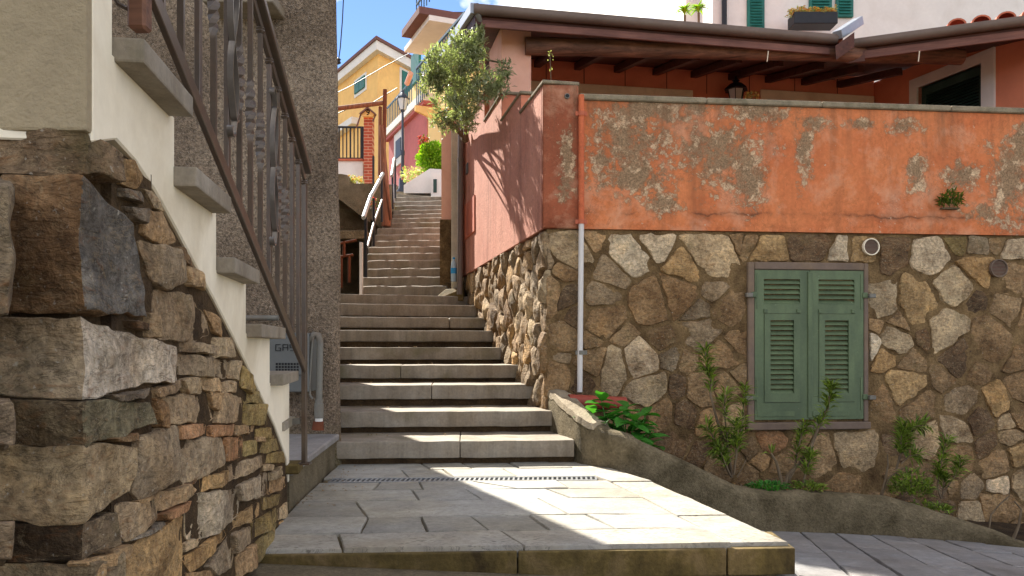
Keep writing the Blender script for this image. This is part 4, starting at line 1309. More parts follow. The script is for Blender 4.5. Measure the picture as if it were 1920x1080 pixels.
# ------------------------------------------------------------------ entrance stair on the left: rubble wall, cream side, slate treads
ES = empty("entrance_stair", (-1.0, 2.6, 0), "outdoor stair on the left with cream side and rubble stone base", "stair")
FS = fr(-0.548, 0.0, -0.14, 1.0)                   # side face; local x = distance away from the viewer
k_ = math.hypot(1, .14)
def sp_(x, y, yl=0.0): return onp(FS, x, y, yl)
# cream plaster side
low = [(165, 243), (215, 262), (250, 300), (290, 360), (330, 432), (366, 500), (400, 562), (432, 625), (460, 682), (490, 745), (515, 800), (537, 862), (541, 905)]
polyl = [sp_(*p) for p in low]
d1 = sp_(541, 905)[0]
stepx = [(207, None), (324, 225), (403, 388), (459, 530), (504, 635), (538, 725)]
tops = []
zt_ = [1.395, 1.235, 1.068, 0.885, 0.685, 0.46]
near = 1.43
poly = []
xs_ = [sp_(x, 300)[0] for x in (207, 324, 403, 459, 504, 541)]
# from far bottom, up the steps, to the near top
poly.append((xs_[5], polyl[-1][1]))
poly.append((xs_[5], 0.66))
poly.append((xs_[4], 0.66)); poly.append((xs_[4], 0.86))
poly.append((xs_[3], 0.86)); poly.append((xs_[3], 1.04))
poly.append((xs_[2], 1.04)); poly.append((xs_[2], 1.208))
poly.append((xs_[1], 1.208)); poly.append((xs_[1], 1.365))
poly.append((xs_[0], 1.365)); poly.append((xs_[0], 2.6))
poly.append((near, 2.6)); poly.append((near, polyl[0][1] - .02))
poly += [p for p in polyl[1:-1]]
MB().prism(poly, -0.004, 0.20).build("cream_side", CREAM, ES, FS, bevel=0.004)
# treads
tr_ = [(210, 352, 1.395), (322, 426, 1.238), (403, 481, 1.07), (460, 531, .885), (505, 556, .688)]
for (xa, xb, zt) in tr_:
    xa_, xb_ = sp_(xa, 300, .0)[0], sp_(xb, 300, -.05)[0]
    MB().box(xa_, xb_ + .02, -0.058, 1.3, zt - .042, zt + .006).build("tread", STEP, ES, FS, bevel=0.005, seg=2)
MB().box(xs_[5] - .25, xs_[5] + .1, -0.02, 1.3, .42, .46).build("tread", STEP, ES, FS, bevel=0.005)
MB().box(xs_[5] - .06, xs_[5] + .09, -0.06, .3, .19, .24).build("kerb_block", MOSS, ES, FS, bevel=0.008)
# body behind the side
body = MB()
body.prism([(1.75, -.9), (3.85, -.9), (3.85, .64), (3.36, .64), (3.36, .84), (2.85, .84), (2.85, 1.02), (2.4, 1.02), (2.4, 1.19), (1.95, 1.19), (1.95, 1.34), (1.75, 1.34)], 0.199, 1.5)
body.build("stair_body", CEMENT, ES, FS)
# beige pier above the quoins
q0 = P(165, 245, 1.40)
MB().hexa([(-1.9, 1.395, 1.187), (q0.x, 1.395, 1.187), (q0.x - .004, 1.428, 1.187), (-1.9, 1.428, 1.187), (-1.9, 1.395, 2.8), (q0.x + .0, 1.395, 2.8), (q0.x - .004, 1.428, 2.8), (-1.9, 1.428, 2.8)]).build("pier", BEIGE, ES, bevel=0.006, seg=2)
# masonry core
corep = [sp_(215, 275)] + [sp_(*p) for p in low[2:-1]] + [(d1, .3), (d1, -.9), (sp_(215, 300)[0], -.9)]
core_m = MB().prism(list(reversed(corep)), 0.006, 0.24).build("masonry", EARTH_JOINT, ES, FS)
MB().box(-1.9, P(150, 0, 1.46).x, 1.424, 1.75, -.9, 1.186).build("masonry", EARTH_JOINT, ES)

def zo(a): return [(u / 2.0, v / 2.0) for u, v in a]
def zt2(a): return [(u / 2.0, 540 + v / 2.0) for u, v in a]
side = [
 ('O', zo([(447,602),(490,604),(528,668),(512,702),(447,690)])), ('S', zo([(452,704),(525,742),(522,768),(452,738)])), ('L', zo([(532,706),(556,716),(600,792),(560,778)])),
 ('S', zo([(466,776),(524,778),(520,832),(482,822)])), ('T', zo([(534,782),(600,800),(640,905),(602,922),(526,882)])),
 ('G', zo([(520,905),(618,925),(682,960),(692,1052),(600,1082),(558,1052)])), ('T', zo([(694,1000),(732,1020),(768,1088),(702,1072)])), ('D', zo([(640,930),(676,925),(716,1005),(690,990)])),
 ('G', zt2([(590,10),(700,30),(760,90),(790,170),(720,202),(600,192),(570,80)])), ('L', zt2([(540,90),(585,110),(587,187),(540,182)])), ('T', zt2([(772,84),(802,100),(838,182),(800,165)])),
 ('D', zt2([(470,120),(530,130),(532,157),(480,152)])), ('G', zt2([(676,204),(792,214),(782,246),(680,240)])), ('L', zt2([(802,186),(842,190),(877,256),(792,262)])),
 ('G', zt2([(664,246),(855,274),(850,336),(664,326)])), ('L', zt2([(862,276),(902,276),(890,346),(852,336)])), ('M', zt2([(906,290),(950,372),(938,398),(905,372)])),
 ('G', zt2([(560,382),(664,350),(670,376),(570,412)])), ('L', zt2([(672,345),(742,336),(757,392),(690,396)])), ('T', zt2([(750,336),(832,345),(837,387),(765,387)])), ('G', zt2([(837,350),(892,355),(887,387),(837,392)])),
 ('S', zt2([(392,404),(555,378),(542,408),(430,422)])), ('B', zt2([(562,416),(602,426),(602,522),(575,512)])), ('G', zt2([(610,412),(690,400),(772,400),(802,492),(610,512)])),
 ('T', zt2([(780,390),(822,395),(812,462),(792,440)])), ('G', zt2([(826,396),(906,410),(917,492),(806,512)])), ('M', zt2([(916,396),(964,388),(984,432),(920,432)])),
 ('M', zt2([(920,437),(990,436),(1006,512),(915,512)])), ('R', zt2([(676,516),(777,510),(772,547),(676,567)])), ('R', zt2([(785,516),(867,512),(862,552),(785,557)])),
 ('B', zt2([(876,516),(957,516),(947,542),(876,552)])), ('M', zt2([(962,526),(1016,526),(1032,562),(962,562)])), ('B', zt2([(400,562),(512,545),(500,577),(420,577)])),
 ('G', zt2([(512,560),(600,530),(668,522),(656,702),(520,792),(496,762)])), ('G', zt2([(676,577),(770,562),(830,566),(837,657),(690,737),(672,692)])), ('R', zt2([(836,566),(912,561),(912,632),(842,652)])),
 ('M', zt2([(917,576),(967,571),(967,616),(917,632)])), ('M', zt2([(972,566),(1034,566),(1048,607),(977,620)])), ('M', zt2([(986,623),(1048,613),(1060,652),(986,657)])),
 ('G', zt2([(862,667),(976,630),(982,667),(862,727)])), ('O', zt2([(756,712),(857,686),(852,732),(762,762)])), ('T', zt2([(582,772),(702,737),(737,762),(592,842)])),
 ('G', zt2([(442,812),(580,792),(587,862),(472,952),(442,902)])), ('R', zt2([(592,852),(692,800),(682,832),(602,872)])), ('S', zt2([(452,962),(602,872),(627,887),(482,952)])),
 ('W', zt2([(702,792),(760,772),(900,752),(892,852),(782,932),(702,937)])), ('W', zt2([(892,742),(1002,690),(1002,772),(902,802)])), ('L', zt2([(986,661),(1022,665),(1012,687),(990,687)])),
 ('L', zt2([(1012,692),(1058,667),(1063,702),(1012,722)])), ('B', zt2([(1006,727),(1066,707),(1072,742),(1006,777)])), ('O', zt2([(852,872),(972,802),(972,852),(862,912)])),
 ('M', zt2([(982,792),(1046,772),(1042,812),(987,832)])), ('G', zt2([(872,922),(942,892),(942,952),(877,997)])), ('M', zt2([(947,882),(1036,822),(1038,872),(952,942)])),
 ('L', zt2([(1046,832),(1079,802),(1079,852),(1046,872)])), ('O', zt2([(690,1012),(842,907),(852,927),(720,1062)])), ('G', zt2([(772,1042),(862,932),(882,962),(872,1042),(802,1082)])),
 ('O', zt2([(478,982),(682,850),(682,1090),(470,1180),(380,1110)])), ('L', zt2([(692,957),(762,937),(742,967),(692,992)])), ('T', zt2([(887,1002),(952,962),(952,1042),(892,1082)])),
 ('T', zt2([(318,1032),(470,962),(476,985),(360,1090)])), ('B', zt2([(700,1070),(780,1060),(800,1100),(720,1150)])), ('M', zt2([(960,955),(1040,880),(1046,930),(962,1030)])), ('B', zt2([(690,1100),(800,1110),(790,1180),(690,1240)])),
 ('T', zt2([(1050,880),(1079,860),(1079,900),(1052,940)])), ('B', zt2([(960,580),(990,575),(985,560),(960,562)])), ('T', zt2([(505,795),(570,775),(575,788),(510,808)])), ('D', zt2([(670,740),(760,700),(750,712),(690,745)]))]
sd = random.Random(31)
def detail_stone(poly, outd, seed):
    big = math.sqrt(area(poly))
    cx_ = sum(p[0] for p in poly) / len(poly); cz_ = sum(p[1] for p in poly) / len(poly)
    poly = [(cx_ + (p[0] - cx_) * 1.05, cz_ + (p[1] - cz_) * 1.06) for p in poly]
    return stone(poly, outd, seed, max(0.013, big * 0.06), rings=(0.0, 0.025, 0.1, 0.22, 0.38, 0.56, 0.78), back=0.03, rough=0.004 + big * 0.010, rag=0.004, rim=0.55, cut=0.07, warp=0.006, facet=0.26)
for i, (k, pp) in enumerate(side):
    q = [sp_(x, y) for x, y in pp]
    o = detail_stone(q, sd.uniform(0.010, 0.026), i + 700.3).build("stone", STONE, core_m, FS, smooth=24, col=(lambda t: tuple(c_ * min(1.5, .58 / max(t)) for c_ in t))(tone(k, sd)))

# quoins: big corner stones showing on both faces
SMAT = {}
def quoin(front, sidep, col, seed, amp=0.010, sub=24, scol=None):
    """front: (left px, right px, top px, bottom px) on the face towards the viewer; sidep: far top, far bottom pixels on the side face"""
    xl_, xr_, yt, yb = front; yt -= 3; yb += 3
    dF = 1.40 + noise.noise(V((seed, 1, 1))) * 0.012
    a = P(xl_, yb, dF); b = P(xr_, yb, dF); e = P(xl_, yt, dF); f = P(xr_, yt, dF)
    (x2t, y2t), (x2b, y2b) = sidep
    ct = FS @ V((sp_(x2t, y2t, -.012)[0], -.022 + noise.noise(V((seed, 5, 1))) * .010, sp_(x2t, y2t, -.012)[1]))
    cb = FS @ V((sp_(x2b, y2b, -.012)[0], -.022, sp_(x2b, y2b, -.012)[1]))
    dt = V((ct.x - .35, ct.y, ct.z)); db = V((cb.x - .35, cb.y, cb.z))
    corners = [a, b, cb, db, e, f, ct, dt]
    bm = bmesh.new()
    bmesh.ops.create_cube(bm, size=2.0)
    bmesh.ops.subdivide_edges(bm, edges=bm.edges[:], cuts=sub, use_grid_fill=True)
    for v_ in bm.verts:
        # round the corners a little before mapping
        c = v_.co.copy()
        u = [(t + 1) / 2 for t in c]
        p = V((0, 0, 0))
        for ii, (sx, sy, sz_) in enumerate(((0, 0, 0), (1, 0, 0), (1, 1, 0), (0, 1, 0), (0, 0, 1), (1, 0, 1), (1, 1, 1), (0, 1, 1))):
            w_ = (u[0] if sx else 1 - u[0]) * (u[1] if sy else 1 - u[1]) * (u[2] if sz_ else 1 - u[2])
            p += corners[ii] * w_
        ne = sum(1 for t in c if abs(abs(t) - 1) < 1e-4)
        cen = sum(corners, V((0, 0, 0))) / 8
        if ne >= 2: p = p.lerp(cen, 0.016)
        sd_ = V((seed * 2.1, seed, seed * .3))
        nn = V((noise.noise(p * 7 + sd_), noise.noise(p * 7 + sd_ + V((5, 5, 5))), noise.noise(p * 7 + sd_ + V((9, 1, 3)))))
        n2 = V((noise.noise(p * 19 + sd_), noise.noise(p * 19 + sd_ + V((5, 5, 5))), noise.noise(p * 19 + sd_ + V((9, 1, 3)))))
        rd = noise.ridged_multi_fractal(p * 9 + sd_, 1.0, 2.0, 4, 1.0, 2.0) - 1.0
        v_.co = p + nn * amp * 0.8 + n2 * amp * 0.7 + V((.3, -.6, 0)) * rd * amp * 0.8
    me = bpy.data.meshes.new("quoin_stone"); bm.to_mesh(me); bm.free()
    me.materials.append(STONE)
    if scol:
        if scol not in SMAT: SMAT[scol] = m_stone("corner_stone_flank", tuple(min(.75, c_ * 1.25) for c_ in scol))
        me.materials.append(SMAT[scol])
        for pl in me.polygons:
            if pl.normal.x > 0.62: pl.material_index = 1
    me.polygons.foreach_set("use_smooth", [True] * len(me.polygons)); me.set_sharp_from_angle(angle=math.radians(26))
    o = bpy.data.objects.new("quoin_stone", me); C.objects.link(o); attach(o, core_m)
    o.color = (*[min(.75, c_ * 1.5) for c_ in col], 1)
    return o
quoin((-230, 150, 238, 322), ((222, 300), (222, 344)), (.20, .14, .085), 1.1, .012)
quoin((8, 158, 332, 588), ((238, 418), (274, 596)), (.25, .155, .08), 2.7, .012, 34, (.195, .185, .17))
quoin((-230, 2, 340, 590), ((3, 345), (3, 590)), (.22, .17, .11), 9.2, .012)
quoin((-230, 158, 596, 744), ((326, 650), (329, 714)), (.30, .23, .15), 3.4, .010, 34, (.60, .52, .42))
quoin((18, 160, 752, 836), ((276, 756), (288, 797)), (.13, .095, .055), 4.9, .009, 24, (.19, .165, .10))
quoin((-230, 12, 752, 836), ((13, 752), (13, 836)), (.20, .15, .10), 14.9, .009)
quoin((-230, 158, 842, 976), ((248, 832), (240, 922)), (.36, .27, .16), 5.3, .012)
quoin((10, 158, 984, 1052), ((218, 962), (218, 1018)), (.085, .058, .034), 6.6, .009, 24, (.18, .13, .08))
quoin((-230, 6, 984, 1052), ((7, 984), (7, 1052)), (.22, .16, .10), 16.6, .009)
quoin((-230, 160, 1058, 1180), ((228, 1042), (228, 1160)), (.24, .18, .11), 7.8, .012)

# ------------------------------------------------------------------ iron railing of the entrance stair
RL = empty("iron_railing", (-1.02, 3.92, 0.24), "brown wrought iron stair railing with twisted bars and scrolls", "railing")
def rp(d, z): return V(((860 - 1137 / d - CX) / F * d, d, z))
zb_ = lambda d: 0.705 + (3.93 - d) * 0.502
zt_ = lambda d: 1.685 + (3.93 - d) * 0.462
dn = 1.05
MB().bar(rp(dn, zb_(dn)), rp(3.95, zb_(3.95)), 0.018, 0.044).build("bottom_rail", IRON, RL, bevel=0.002)
hr = MB(); hr.bar(rp(dn, zt_(dn) + .012), rp(3.97, zt_(3.97) + .012), 0.056, 0.034); hr.build("handrail", IRON, RL, bevel=0.006, seg=2)
MB().bar(rp(dn, zt_(dn) - .045), rp(3.93, zt_(3.93) - .045), 0.012, 0.032).build("top_rail", IRON, RL, bevel=0.002)
dbs = [3.93 - .1455 * i for i in range(19)]
tw = {2: 0, 3: 1, 4: 1, 6: 1, 7: 1, 8: 1, 10: 1, 12: 1, 13: 1, 15: 1, 16: 1}
for i, d in enumerate(dbs):
    z0, z1 = zb_(d) + .015, zt_(d) - .06
    if i == 0: z0 = 0.235
    b = rp(d, z0); t = rp(d, z1)
    w_ = 0.0175 if i else 0.023
    if tw.get(i):
        mbt = MB(); ns_ = 64; ring = []
        for s in range(ns_ + 1):
            f = s / ns_
            zc = z0 + (z1 - z0) * f
            g1 = min(1, max(0, (f - 0.38) / 0.26)); an = g1 * math.pi * 3.0 + math.radians(8)
            w_ = 0.0175 * (1 + .6 * math.sin(g1 * math.pi))
            for c in range(4):
                a_ = an + math.pi / 4 + c * math.pi / 2
                ring.append((b.x + math.cos(a_) * w_ * .707, b.y + math.sin(a_) * w_ * .707, zc))
        fsx = [(s * 4 + c, s * 4 + (c + 1) % 4, s * 4 + 4 + (c + 1) % 4, s * 4 + 4 + c) for s in range(ns_) for c in range(4)]
        mbt.add(ring, fsx).build("baluster", IRON, RL, smooth=30)
    else:
        MB().bar(b, t, w_, w_, (0.14, 1, 0)).build("baluster", IRON, RL, bevel=0.0015)
    col_ = MB().lathe([(.015, 0), (.019, .006), (.015, .012), (.018, .016), (.013, .022)], 8, tuple(rp(d, z1 - .02)))
    col_.build("collar", IRON, RL, smooth=40)
post_foot = MB().box(rp(3.93, 0).x - .03, rp(3.93, 0).x + .03, 3.9, 3.96, .232, .24).build("foot_plate", IRON, RL)
MB().bar(P(530, 793, 3.93), P(562, 789, 3.93), 0.012, 0.03).build("wall_bracket", PIPEGREY, RL)

def scroll(pts2, d, name="scroll"):
    """flat iron ribbon bent in the plane of the railing; pts2 = (offset along, z)"""
    pts = []
    for (o, z) in pts2:
        pts.append(rp(d + o, z) + V((0.020, 0, 0)))
    mb = MB(); vs = []
    for i, p in enumerate(pts):
        t = (pts[min(i + 1, len(pts) - 1)] - pts[max(0, i - 1)]).normalized()
        sd2 = V((1, .13, 0)).normalized(); nn = t.cross(sd2).normalized()
        for (a, b) in ((-.010, -.003), (.010, -.003), (.010, .003), (-.010, .003)):
            vs.append(p + sd2 * a + nn * b)
    fsx = [(s * 4 + c, s * 4 + (c + 1) % 4, s * 4 + 4 + (c + 1) % 4, s * 4 + 4 + c) for s in range(len(pts) - 1) for c in range(4)]
    fsx += [(0, 3, 2, 1), tuple(len(vs) - 4 + c for c in range(4))]
    mb.add(vs, fsx).build(name, IRON2, RL, smooth=40)
def curl(cx_, cz_, r0, a0, a1, n=16, shrink_=0.55):
    return [(cx_ + math.cos(a0 + (a1 - a0) * i / n) * r0 * (1 - shrink_ * i / n), cz_ + math.sin(a0 + (a1 - a0) * i / n) * r0 * (1 - shrink_ * i / n)) for i in range(n + 1)]
for i in (5, 9, 14):
    d = dbs[i] if i < len(dbs) else None
    zc = (zb_(d) + zt_(d)) / 2 - 0.02
    for s in (1, -1):
        R_ = 0.027
        body_ = [(-s * R_ * 0.0 + s * 0.012 * math.sin((q / 14 - .5) * math.pi * 2) * 3.0, zc + (q / 14 - .5) * 0.52 + (0.03 if s > 0 else -0.03)) for q in range(15)]
        topz = body_[-1]; lowz = body_[0]
        c1 = curl(topz[0] - s * R_, topz[1], R_, 0 if s > 0 else math.pi, (2.2 if s > 0 else math.pi - 2.2) * 1.7 if s > 0 else math.pi - 3.74)
        c2 = curl(lowz[0] + s * R_, lowz[1], R_, math.pi if s > 0 else 0, math.pi + 3.74 if s > 0 else -3.74)
        scroll(list(reversed(c2)) + body_[1:-1] + c1, d)
# wooden newel drop and curl of the upper landing rail, cut by the frame
NW = empty("wooden_newel", P(264, 60, 1.75), "brown square newel end hanging at the top left beside the railing", "newel")
q = P(262, 58, 1.75)
MB().hexa([q + V((-.02, -.02, .0)), q + V((.02, -.02, 0)), q + V((.02, .02, 0)), q + V((-.02, .02, 0)), q + V((-.02, -.02, .6)), q + V((.02, -.02, .6)), q + V((.02, .02, .6)), q + V((-.02, .02, .6))]).build("post", LOGM, NW, bevel=0.006)
MB().tube([P(212, -10, 1.75), P(222, 8, 1.75), P(238, 16, 1.75), P(250, 8, 1.75)], 0.005, 6).build("curl", IRON, NW, smooth=50)

# ------------------------------------------------------------------ gas box and pipes
GB = empty("gas_meter_box", P(545, 735, 5.2), "grey metal gas meter cabinet against the roughcast wall behind the railing", "meter box")
a0, a1 = P(502, 735, 5.22), P(580, 624, 5.22)
MB().box(a0.x, a1.x, 5.2, 5.46, a0.z, a1.z).build("cabinet", GREYBOX, GB, bevel=0.006)
a0, a1 = P(503, 703, 5.2), P(572, 630, 5.2)
dr = MB().box(a0.x, a1.x, 5.185, 5.2, a0.z, a1.z).build("door", GREYBOX, GB, bevel=0.004)
vm = MB()
for i in range(8):
    for j in range(3):
        c = P(519 + i * 5.6, 682.5 + j * 5.6, 5.185); vm.box(c.x - .007, c.x + .007, 5.183, 5.19, c.z - .007, c.z + .007)
tag(vm.build("vent_holes", SIGN_HOLE_BLACK, dr), kind="stuff")  # small black squares painted for the shade in the holes
def strokes(mb, segs, px, py, w, h, d, th):
    for (x0, y0, x1, y1) in segs:
        mb.bar(P(px + x0 * w, py + (1 - y0) * h, d), P(px + x1 * w, py + (1 - y1) * h, d), th, th, (0, 1, 0))
LET = {'G': [(1, 1, 0, 1), (0, 1, 0, 0), (0, 0, 1, 0), (1, 0, 1, .45), (1, .45, .55, .45)], 'A': [(0, 0, 0, 1), (0, 1, 1, 1), (1, 1, 1, 0), (0, .5, 1, .5)], 'S': [(1, 1, 0, 1), (0, 1, 0, .5), (0, .5, 1, .5), (1, .5, 1, 0), (1, 0, 0, 0)]}
for i, ch in enumerate("GAS"):
    m_ = MB(); strokes(m_, LET[ch], 517 + i * 13.5, 646, 9, 11.5, 5.183, .0045)
    m_.build("letter", SIGN_HOLE_BLACK, dr)
GP = empty("gas_pipe", P(596, 805, 5.3), "grey gas pipe with elbow rising from a rusty coupling by the meter box", "pipe")
MB().tube([P(578, 640, 5.25), P(590, 627, 5.25), P(597, 628, 5.25), P(600, 640, 5.25), P(599, 700, 5.25), P(598, 752, 5.25)], .022, 12).build("pipe", PIPEGREY, GP, smooth=50)
MB().tube([P(598, 748, 5.25), P(598, 756, 5.25), P(598, 757, 5.25), P(598, 784, 5.25)], [.027, .027, .032, .03], 12).build("coupling", PIPEGREY, GP, smooth=30)
MB().tube([P(598, 784, 5.25), P(598, 790, 5.25)], .026, 12).build("white_ring", WHITE, GP, smooth=30)
MB().tube([P(597, 790, 5.25), P(596, 806, 5.25)], [.034, .04], 12).build("rusty_foot", RUST, GP, smooth=30)
MB().tube([P(588, 622, 5.24), P(584, 660, 5.23), P(580, 720, 5.22), P(581, 740, 5.22), P(586, 748, 5.22)], .008, 8).build("thin_tube", PIPEGREY, GP, smooth=50)
CD = MB().tube([P(440, 596, 5.38), P(522, 596, 5.38)], .018, 10).build("conduit", PIPEGREY, smooth=50)
tag(CD, "short horizontal grey conduit pipe on the roughcast wall above the meter box", "pipe")
# ------------------------------------------------------------------ between lower and upper flight
q = P(846, 540, 10.05)
GPst = empty("concrete_post", (q.x, 10.1, 1.4), "tall grey concrete post at the turn of the steps under the tree", "post")
a0 = P(846, 552, 10.1); a1 = P(862, 232, 10.1)
MB().hexa([(a0.x, 10.1, 1.4), (a1.x, 10.1, 1.4), (a1.x, 10.35, 1.4), (a0.x, 10.35, 1.4), (a0.x, 10.1, a1.z), (a1.x, 10.1, a1.z), (a1.x, 10.35, a1.z), (a0.x, 10.35, a1.z)]).build("shaft", simple("pale_concrete", srgb(196, 184, 160), .9, .2, 5, .5, 50, .01), GPst, bevel=0.01)
b0 = P(815, 538, 10.15); b1 = P(872, 553, 9.95)
MB().hexa([(b0.x - .05, 10.12, 1.38), (b1.x - .02, 9.9, 1.38), (b1.x, 10.4, 1.38), (b0.x + .1, 10.45, 1.38), (b0.x + .14, 10.14, 1.54), (b1.x - .02, 9.92, 1.54), (b1.x, 10.4, 1.54), (b0.x + .14, 10.45, 1.54)]).build("base_block", MOSS, GPst, bevel=0.008)
MB().hexa([P(845, 543, 10.12), P(858, 530, 10.12), P(858, 530, 10.3), P(845, 543, 10.3), P(845, 545, 10.12), P(858, 545, 10.12), P(858, 545, 10.3), P(845, 545, 10.3)]).build("marble_wedge", WHITE, GPst)
dpz = empty("drain_pipe", P(862, 553, 9.9), "dark brown metal drain pipe standing beside the concrete post", "pipe")
MB().tube([P(862, 552, 9.88), P(863, 420, 9.88), P(864, 230, 9.88)], .034, 12).build("pipe", simple("brown_pipe", srgb(112, 102, 96), .5, .12, 5, .1, 30, .001), dpz, smooth=50)
for py in (360, 300):
    c = P(863.5, py, 9.88); MB().tube([c - V((0, 0, .02)), c + V((0, 0, .02))], .04, 12).build("joint", PIPEGREY, dpz)
PW = empty("pink_wall", P(838, 540, 10.5), "narrow edge of pink plaster wall with stone foot beside the upper steps", "wall")
c0 = P(829.5, 540, 10.6); c1 = P(847, 200, 10.6)
zmid = P(838, 415, 10.6).z
MB().box(c0.x, c0.x + 1.0, 10.45, 17.4, zmid, 3.85).build("plaster", SALMONL, PW)
MB().box(c0.x - .02, c0.x + 1.0, 10.44, 17.4, 1.3, zmid - .001).build("stone_foot", MORTAR, PW)
# water bottle
BT = empty("water_bottle", P(851, 528, 10.05), "blue plastic water bottle standing by the concrete post", "bottle")
c = P(851, 528, 10.04)
BLUEP = simple("blue_plastic", srgb(60, 150, 205), .25, .05, 6, .02, 30, .001)
CLEARP = simple("clear_plastic", srgb(170, 190, 200), .2, .05, 6, .02, 30, .001)
MB().lathe([(.033, -.0), (.036, .01), (.036, .19), (.030, .235), (.014, .27), (.014, .285)], 14, tuple(c)).build("body", CLEARP, BT, smooth=50)
MB().lathe([(.0375, .10), (.0375, .17)], 14, tuple(c)).build("label_band", BLUEP, BT, smooth=50)
MB().lathe([(.016, .28), (.016, .305)], 12, tuple(c)).build("cap", BLUEP, BT)

# ------------------------------------------------------------------ cellar yard left of the upper flight
GW = empty("garden_retaining_wall", (-2.6, 14.0, 1.4), "grey cement retaining wall and sloping slab above a dark cellar yard", "wall")
d = 14.6
pts = [(560, 326), (640, 326), (651, 328), (654, 344), (716, 344), (716, 432), (689, 405), (634, 352), (560, 290 + 60)]
poly = [P(x, y, d) for x, y in pts]
MB().prism([(p.x, p.z) for p in reversed(poly)], d, d + 1.6).build("parapet", CEMENT, GW)
pts = [(560, 345), (634, 351), (692, 407), (692, 416), (634, 372), (560, 352)]
MB().prism([(P(x, y, d - .15).x, P(x, y, d - .15).z) for x, y in reversed(pts)], d - .16, d + 1.2).build("sloping_slab", CEMENT, GW)
a0, a1 = P(600, 448, 13.2), P(687, 432, 13.2)
MB().box(a0.x - .8, a1.x, 13.2, 13.5, a0.z, a1.z).build("concrete_beam", CEMENT, GW, bevel=0.01)
MB().box(-5.0, -2.28, 15.0, 15.2, 1.0, P(0, 346, 15).z).build("back_wall", CEMENT, GW)
MB().box(-5.0, -2.12, 10.2, 15.2, 1.0, 1.42).build("yard_floor", CEMENT, GW)
a0 = P(676, 550, 10.42); a1 = P(680.5, 455, 10.42)
WP = tag(MB().box(a0.x - .004, a1.x, 10.36, 10.44, 1.38, a1.z).build("lit_cheek_strip", WHITE, bevel=0.003), "slim white strip for the lit cheek edge of the upper steps", "post")  # added white strip; light on the stair cheek is put into its colour
SC = empty("rusty_pipe_frame", (-2.5, 12.2, 1.4), "rusty red pipe frame standing in the dark cellar yard", "frame")
for (p0, p1) in (((636, 457), (668, 450)), ((645, 452), (645, 482)), ((636, 482), (662, 478)), ((640, 482), (640, 540)), ((655, 480), (655, 530))):
    MB().tube([P(*p0, 12.2), P(*p1, 12.2)], .022, 8).build("tube", RUST, SC, smooth=50)

# ------------------------------------------------------------------ handrails of the upper flight
def handrail(name, label, posts, rails, d0):
    H = empty(name, P(posts[0][0], posts[0][2], d0), label, "handrail", "handrails of the upper flight")
    for (x, yt, yb, d) in posts:
        MB().tube([P(x, yb, d), P(x, yt, d)], .021, 8).build("post", DARKIRON, H, smooth=50)
    for (pp, r) in rails:
        MB().tube([P(*p) for p in pp], r, 10).build("rail", STEEL, H, smooth=50)
    return H
handrail("steel_handrail", "bright galvanised handrail with two rails at the left foot of the upper flight", [(686, 408, 520, 10.9), (701, 372, 462, 12.3), (716, 330, 416, 13.8)],
         [([(681.5, 408, 10.8), (695, 368, 12.2), (700, 360, 12.4), (718, 326, 13.9)], .03), ([(689, 463, 11.0), (701, 418, 12.3), (716.5, 374, 13.8)], .016)], 10.9)
handrail("steel_handrail", "short steel handrail higher up beside the rusty pole", [(736, 325, 392, 15.5), (741, 300, 372, 16.6)],
         [([(734.5, 330, 15.4), (739.5, 298, 16.8)], .03), ([(737, 345, 15.5), (738.5, 380, 15.5)], .016)], 15.5)

# rusty trunk-like poles
PO = empty("rusty_pole", P(722, 418, 14.1), "thick twisted brown pole rising beside the steel handrail", "pole")
pts = [P(x, y, 14.3) for x, y in ((724, 424), (725, 395), (722, 350), (719, 300), (717, 262), (715, 235))]
MB().tube(pts, [.085, .083, .075, .06, .045, .035], 9).build("trunk", POLEW, PO, smooth=50)
MB().tube([P(733, 412, 14.25), P(730, 380, 14.2), P(722, 330, 14.2), P(718, 290, 14.3)], [.025, .03, .025, .02], 7).build("vine_stem", POLEW, PO, smooth=50)
P2 = empty("rusty_pole", P(723, 300, 17), "thin straight rusty pole with a cross bar in front of the yellow house", "pole")
MB().tube([P(717, 400, 15.2), P(722, 168, 15.2)], .04, 8).build("upright", RUST, P2, smooth=50)
MB().tube([P(628, 204, 15.2), P(718, 193, 15.2)], .045, 8).build("cross_bar", POLEW, P2, smooth=50)
MB().tube([P(712, 330, 15.3), P(713, 200, 15.3)], .035, 8).build("upright", POLEW, P2, smooth=50)

# street lamp
lb = P(755, 362, 21.0)
SL = empty("street_lamp", lb, "slender dark street lamp with glass lantern at the top of the steps", "street lamp")
lt = P(754, 206, 21.0)
hgt = lt.z - lb.z
LAMPM = simple("lamp_iron", srgb(66, 76, 92), .5, .12, 8, .1, 40, .001, metal=.3)
MB().lathe([(.16, 0), (.16, .06), (.11, .12), (.10, .36), (.06, .42), (.045, .6), (.04, hgt * .45), (.055, hgt * .46), (.055, hgt * .5), (.035, hgt * .52), (.03, hgt - .06), (.06, hgt - .03), (.05, hgt)], 12, tuple(lb)).build("column", LAMPM, SL, smooth=40)
LGL = simple("lamp_glass", srgb(206, 216, 220), .15, .04, 5, .02, 20, .001)
MB().lathe([(.08, .0), (.15, .26), (.15, .28)], 8, (lb.x, lb.y, lb.z + hgt)).build("glass", LGL, SL)
MB().lathe([(.18, .28), (.15, .34), (.08, .42), (.04, .45), (.03, .5), (.01, .54)], 8, (lb.x, lb.y, lb.z + hgt)).build("cap", LAMPM, SL)
for k in range(4):
    a_ = math.pi / 2 * k + .4
    MB().bar((lb.x + .082 * math.cos(a_), lb.y + .082 * math.sin(a_), lb.z + hgt), (lb.x + .155 * math.cos(a_), lb.y + .155 * math.sin(a_), lb.z + hgt + .28), .015).build("bar", LAMPM, SL)

